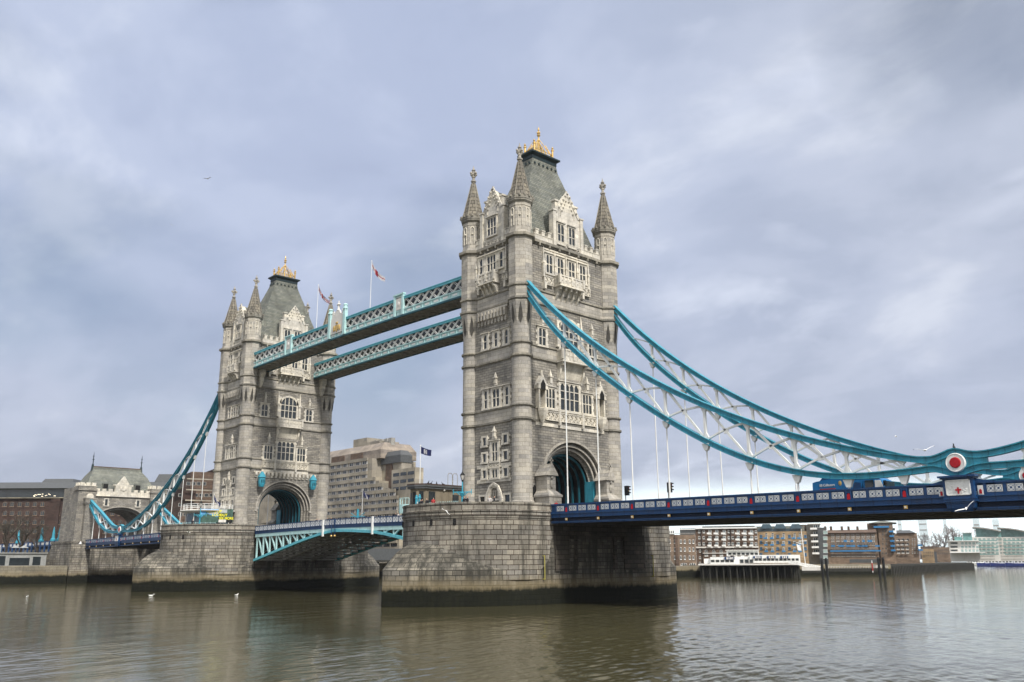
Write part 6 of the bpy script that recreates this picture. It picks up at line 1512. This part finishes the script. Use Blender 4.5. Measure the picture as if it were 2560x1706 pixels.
# ------------------------------------------------------------------ far pier pavilion and its poster
t = bthing('pavilion', 'round pavilion with thin oversailing roof and white balustrade on the far pier', 'pavilion', (-79.8, -14.7, 11.25))
m = MB(); m.lathe([(4.0, 11.25), (4.0, 14.9)], 0, 0, 24, cap=False); m.build('glass_wall', 'glassblue', t, smooth=30)
m = MB(); m.lathe([(4.2, 14.6), (5.2, 14.95), (5.3, 15.05), (5.2, 15.15), (.1, 15.3)], 0, 0, 32); m.build('roof', 'offwhite', t, smooth=30)
m = MB()
for zz in (15.6, 15.95, 16.3): m.lathe([(4.7, zz), (4.76, zz), (4.76, zz+.06), (4.7, zz+.06), (4.7, zz)], 0, 0, 28, cap=False)
for k in range(22): a = 2*math.pi*k/22; m.tube((4.73*math.cos(a), 4.73*math.sin(a), 15.1), (4.73*math.cos(a), 4.73*math.sin(a), 16.35), .04, 4)
m.build('balustrade', 'white', t)
for k in range(10):
    a = 2*math.pi*k/10+.2; m = MB(); m.tube((4.25*math.cos(a), 4.25*math.sin(a), 11.25), (4.25*math.cos(a), 4.25*math.sin(a), 14.8), .09, 6); m.build('column', 'offwhite', t)
f = Front('poster', 'wide advertising poster with yellow lettering on the far pier', 'poster', 534, 181.2, 0, 11.3)
def pz(py): return f.uz(534, py)[1]
a, b, c = f.u(493), f.u(538), f.u(575); z0, z1 = pz(1306.5), pz(1273)
for u in (a+.2, c-.2):
    m = MB(); m.box(u-.08, u+.08, .08, .2, 11.3, z0+.3); m.build('leg', 'steelgrey', f.t)
def panel(nm, u0, u1, za, zb, mat, d=0., par=None):
    m = MB(); m.box(u0, u1, -d, .08, za, zb); return m.build(nm, mat, par or f.t)
plain('postersky', (.10, .30, .55), .6, var=.3); plain('postergrey', (.35, .38, .38), .6, var=.3); plain('postergreen', (.05, .10, .08), .6, var=.5)
panel('left_sheet', a, b, z0, z1, 'postersky'); panel('right_sheet', b+.1, c, z0, z1, 'postergreen')
m = MB(); w_ = b-a; m.prism([(a, z0), (b, z0), (b, z0+1.0), (a+w_*.75, z0+1.2), (a+w_*.5, z0+1.5), (a+w_*.36, z0+1.65), (a+w_*.33, z0+2.1), (a+w_*.28, z0+1.65), (a, z0+.9)], -.03, 0, 'y'); m.build('printed_skyline', 'postergreen', f.t)
panel('printed_cloud', a+w_*.45, b, z0+1.6, z0+2.1, 'postergrey', .02); panel('printed_panel', b+.12, b+1.6, z1-.7, z1-.05, 'postergrey', .03); panel('printed_panel', b+.12, b+1.5, z0+.02, z0+.55, 'offwhite', .03); o = panel('printed_strip', b+1.55, c-.05, z0+.02, z0+.5, 'black', .03)
def ptxt(s, u, py, size, nm='lettering', mat='yellow', al='LEFT', sx=1.): return text_mesh(s, size, nm, mat, f.t, (u, -.05, pz(py)-f.base), al and (R(90), 0, 0), .01, sx, al, .012)
ptxt('COME UP', a+1.0, 1281.5, .66); ptxt('LOOK', a+2.1, 1290.5, .66); ptxt('OUT', b+.25, 1291, .68); ptxt('SEE MORE', b+.15, 1299, .66, sx=.92)

# ------------------------------------------------------------------ traffic on the right span
def truck():
    t = bthing('refuse_truck', 'bright blue refuse truck with white lettering, driving behind the navy parapet', 'truck', (48.6, -5, 10.55))
    x = lambda v: v-48.6; y0, y1 = -1.2, 1.2
    m = MB(); pts = [(45.15, 10.95), (49.7, 10.95), (50.4, 12.2), (50.6, 13.2), (47.9, 13.2), (45.6, 12.95), (45.25, 12.85)]
    m.prism([(x(a), b) for a, b in pts], y0, y1, 'y'); bo = m.build('refuse_body', 'truckblue', t)
    m = MB(); m.prism([(x(a), b) for a, b in ((45.9, 12.9), (46.3, 13.3), (47.2, 13.2), (47.2, 13.0))], y0+.1, y1-.1, 'y'); m.build('packer_lid', 'navy', bo)
    m = MB(); m.prism([(x(a), b) for a, b in ((49.4, 11.8), (50.35, 11.8), (50.35, 12.55), (49.75, 12.65))], y0-.03, y0, 'y'); m.build('dark_recess', 'navy', bo)
    m = MB(); m.prism([(x(a), b) for a, b in ((50.5, 10.95), (52.6, 10.95), (52.65, 12.0), (52.35, 12.75), (51.9, 13.0), (50.5, 13.0))], y0+.05, y1-.05, 'y'); cb_ = m.build('cab', 'truckblue', t)
    m = MB(); m.prism([(x(a), b) for a, b in ((50.75, 12.05), (51.6, 12.05), (51.6, 12.75), (50.75, 12.75))], y0+.0, y0+.05, 'y'); m.build('side_window', 'glass', cb_)
    m = MB(); m.prism([(x(a), b) for a, b in ((51.75, 12.0), (52.55, 12.0), (52.3, 12.7), (51.75, 12.7))], y0, y0+.05, 'y'); m.build('white_panel', 'white', cb_)
    m = MB(); m.box(x(52.66), x(52.7), -1., 1., 12.0, 12.6); m.build('windscreen', 'glass', cb_); m = MB(); m.box(x(52.7), x(52.95), y0-.3, y0-.1, 12.1, 12.6); m.build('mirror', 'black', cb_)
    m = MB(); m.box(x(45.2), x(52.5), -.9, .9, 10.75, 10.97); m.build('chassis', 'black', t)
    for wx in (46.4, 47.6, 51.7):
        for wy in (-1.05, 1.05): m = MB(); m.tube((x(wx), wy-.15, 10.98), (x(wx), wy+.15, 10.98), .45, 14); m.build('wheel', 'black', t)
    text_mesh('BB Collectors', .36, 'lettering', 'white', bo, (x(46.0), y0-.01, 12.42-10.55), (R(90), 0, 0), .01, .8, 'LEFT', .004)
    m = MB(); m.box(x(46.), x(47.7), y0-.02, y0, 12.1, 12.2); m.build('red_strapline', 'coatred', bo); m = MB(); m.sphere((x(48.2), y0, 12.65), .22, 8, 6, (.8, .15, 1.2)); m.build('orange_mark', 'gold', bo)
truck()
def signal(x, y, label):
    t = bthing('traffic_light', label, 'traffic light', (x, y, 10.9), R(15), 'traffic lights on the right span'); m = MB(); m.tube((0, 0, 10.9), (0, 0, 14.0), .06, 6); m.build('pole', 'steelgrey', t)
    m = MB(); m.box(-.05, .45, -.2, .2, 12.95, 14.1); 
    for k in range(3): z = 13.2+.36*k; m.loft([[(.45+d, .13*math.cos(math.pi*j/8), z+.13*math.sin(math.pi*j/8)) for j in range(9)] for d in (0, .22)], closed=False, cap0=False, cap1=False)
    h = m.build('signal_head', 'black', t)
    for k in range(3): m = MB(); m.tube((.45, 0, 13.15+.36*k), (.47, 0, 13.15+.36*k), .11, 10); m.build('lens', ['coatred', 'gold', 'tealdark'][2-k], h)
signal(20.8, -6.6, 'black traffic light on the right span, nearer the tower'); signal(27.1, -6.4, 'black traffic light on the right span, further from the tower')

# ------------------------------------------------------------------ birds
def gull_mesh(span, up, body='gullwhite', flap=.2):
    m = MB(); L = span*.34
    st = [(-.5, .02), (-.3, .12), (0, .16), (.25, .13), (.38, .10), (.46, .09), (.55, .02)]
    m.loft([[(q*L, r_*L*math.cos(a), r_*L*.9*math.sin(a)) for a in [math.pi*k/4 for k in range(8)]] for q, r_ in st])
    m.loft([[(-.72*L, -.10*L, 0), (-.72*L, .10*L, 0), (-.72*L, .1*L, .01), (-.72*L, -.1*L, .01)], [(-.45*L, -.05*L, -.01), (-.45*L, .05*L, -.01), (-.45*L, .05*L, .03), (-.45*L, -.05*L, .03)]])
    m.tube((.54*L, 0, 0), (.66*L, 0, -.02*L), .03*L, 5, .01*L)
    for s in (-1, 1):
        P = [(0, .12, 0, .5), (.10*1, .9, up*.9, .46), (.02, 1.4, up*1.0+flap*.3, .30), (-.35, span/L*.5, up*.8-flap*.2, .06)]
        m.loft([[(L*(x+.25*c), s*L*y, L*z), (L*(x+.05*c), s*L*y, L*z+.05*L*c), (L*(x-.7*c), s*L*y, L*z), (L*(x+.05*c), s*L*y, L*z-.02*L*c)] for x, y, z, c in P])
    m.m = 0; o = m.build('g', [body, 'gullgrey'], smooth=50); me = o.data
    for p in me.polygons:
        if abs(p.center.y) > L*1.3: p.material_index = 1
    bpy.data.objects.remove(o); return me
GU = gull_mesh(1.3, .35); GD = gull_mesh(1.3, -.2)
def bird(me, px, py, dist, rz, label, roll=0., pitch=0., s=1., name='gull', group='gulls in flight'):
    d = ray(px, py); P = CP+d.normalized()*dist; o = bpy.data.objects.new(name, me); COL.objects.link(o); o.location = P; o.rotation_euler = (roll, pitch, rz); o.scale = (s, s, s)
    return tag(o, label, 'bird', group)
bird(GU, 2312, 1126, 58, R(-50), 'gull gliding on spread wings just left of the large roundel', .15, .12, .95)
bird(GU, 2415, 1272, 55, R(-70), 'white gull flying in front of the roundel pedestal', .5, .3, .9)
bird(GD, 1116, 1278, 92, R(110), 'white gull flying in front of the near pier wall', .6, .2, 1.0)
bird(GD, 472, 1331, 150, R(60), 'white gull flying in front of the far pier wall', -.5, .2, 1.1)
bird(GU, 201, 1360, 210, R(70), 'white gull flying before the gatehouse base', .3, 0, 1.3)
bird(GU, 519, 447, 140, R(-40), 'tiny dark gull high in the sky above the left tower', .2, 0, .9)
bird(GU, 2240, 1092, 150, R(30), 'tiny gull in the sky left of the roundel, higher than the gliding one', .2, 0, .8)
bird(GU, 430, 563, 260, R(10), 'faint tiny gull in the left part of the sky', .1, 0, .8)
def swim_mesh(body):
    m = MB(); m.loft([[(q, r_*math.cos(a), .06+r_*.8*math.sin(a)+h) for a in [math.pi*k/4 for k in range(8)]] for q, r_, h in ((-.34, .02, .08), (-.2, .09, .03), (0, .12, 0), (.16, .10, .02), (.22, .06, .08), (.25, .055, .17), (.33, .05, .19), (.37, .02, .18), (.42, .008, .17))]); o = m.build('g', body, smooth=50); me = o.data; bpy.data.objects.remove(o); return me
SW = swim_mesh('gullwhite')
for i, (px, py, lab) in enumerate(((68, 1494, 'white gull afloat at far left below the quay'), (378, 1491, 'white gull afloat left of the far pier'), (591, 1490, 'white gull afloat in front of the far pier'), (1715, 1440, 'white gull afloat close to the right side of the near pier'), (1815, 1437, 'white gull afloat below the pier restaurant, second from left'), (1870, 1436, 'white gull afloat below the pier restaurant, third from left'), (1941, 1434, 'white gull afloat below the pier restaurant, rightmost'))):
    d = ray(px, py); k = -CP.z/d.z if d.z < 0 else 300; P = CP+d*k
    o = bpy.data.objects.new('gull', SW); COL.objects.link(o); o.location = (P.x, P.y, 0); o.rotation_euler = (0, 0, 1.0*i); o.scale = (1.3, 1.3, 1.3); tag(o, lab, 'bird', 'gulls afloat on the river')
PG = swim_mesh('pigeon')
for x, y, z, lab in ((60.6, -9.25, 14.72, 'dark pigeon perched on the chain above the large roundel'),):
    o = bpy.data.objects.new('pigeon', PG); COL.objects.link(o); o.location = (x, y, z); o.rotation_euler = (0, -.7, 2.2); tag(o, lab, 'bird')
for i, (y, lab) in enumerate(((-16.4, 'dark pigeon on the cabin roof edge, leftmost'), (-15.9, 'dark pigeon on the cabin roof edge, second from left'), (-14.9, 'dark pigeon on the cabin roof edge, third from left'), (-13.8, 'dark pigeon on the cabin roof edge, rightmost'))):
    o = bpy.data.objects.new('pigeon', PG); COL.objects.link(o); o.location = (-6.0, y, 15.62); o.rotation_euler = (0, -.4, i*1.3); tag(o, lab, 'bird', 'pigeons on the cabin roof')

# ------------------------------------------------------------------ bare winter trees
def bare_tree(x, y, z, h, label, seed, mat='twig', spread=.5, name='bare_tree', depth=5, group='bare winter trees'):
    rnd = random.Random(seed); t = bthing(name, label, 'tree', (x, y, z), 0, group); tr = MB(); cw = MB()
    def grow(p, d, L, r, lev):
        q = p+d*L; (tr if lev < 2 else cw).tube(p, q, r, 5 if lev < 2 else 3, r*.65)
        if lev >= depth: return
        for k in range(3 if lev else 4):
            a = rnd.uniform(0, 6.28); tilt = rnd.uniform(.35, .85)*(.8 if lev == 0 else 1)
            u = d.cross(Vector((math.cos(a), math.sin(a), .3))).normalized(); nd_ = (d*math.cos(tilt)+u*math.sin(tilt)); nd_.z += .12; nd_.normalize()
            grow(p+d*L*rnd.uniform(.6, 1.), nd_, L*rnd.uniform(.6, .8), r*.58, lev+1)
    grow(Vector((0, 0, z)), Vector((rnd.uniform(-.05, .05), rnd.uniform(-.05, .05), 1)).normalized(), h*.30, h*.022, 0)
    tr.build('trunk', 'bark', t); cw.build('crown', mat, t)
for px, dist, h, lab, s in ((12, 300, 19, 'bare tree in front of the brick warehouse at the left edge', 3), (48, 306, 20, 'bare tree second from the left edge before the warehouse', 5), (88, 312, 17, 'bare tree third from the left, nearest the gatehouse', 8)):
    o, _ = facade(px, dist); bare_tree(o.x, o.y, 4.6, h, lab, s)
for k, (px, dist, h) in enumerate(((2318, 640, 22), (2345, 660, 24), (2362, 700, 30), (2382, 690, 32), (2400, 700, 26))):
    o, _ = facade(px, dist); bare_tree(o.x, o.y, 4, h, 'distant bare tree on the skyline, %s from the left' % ('first', 'second', 'third', 'fourth', 'fifth')[k], 20+k, 'winterwood', depth=5, group='distant bare trees')
mb = MB()
rnd = random.Random(4); pr_ = []
for k in range(60):
    o, rz = facade(2225+k*4.2, 1500+20*math.sin(k)); pr_.append((o.x, o.y, 3, 9+7*rnd.random()+8*math.sin(k*.17)**2))
mb.loft([[(x, y, z0), (x, y, z0+h), (x-10, y+40, z0+h*.8), (x-10, y+40, z0)] for x, y, z0, h in pr_]); mb.build('far_wooded_bank', 'winterwood', kind='stuff')

# ------------------------------------------------------------------ hazy air
hm = bpy.data.materials.new('haze'); hm.use_nodes = True; t = hm.node_tree; t.nodes.clear(); MAT['haze'] = hm
pv = nd(t, 'ShaderNodeVolumePrincipled'); pv.inputs['Color'].default_value = (.92, .95, 1, 1); pv.inputs['Density'].default_value = 0.00008; pv.inputs['Anisotropy'].default_value = .3
ho = nd(t, 'ShaderNodeOutputMaterial'); t.links.new(pv.outputs[0], ho.inputs['Volume'])
mb = MB(); mb.box(-3900, 3900, -3900, 3900, -10, 190); mb.build('haze', 'haze', kind='stuff')
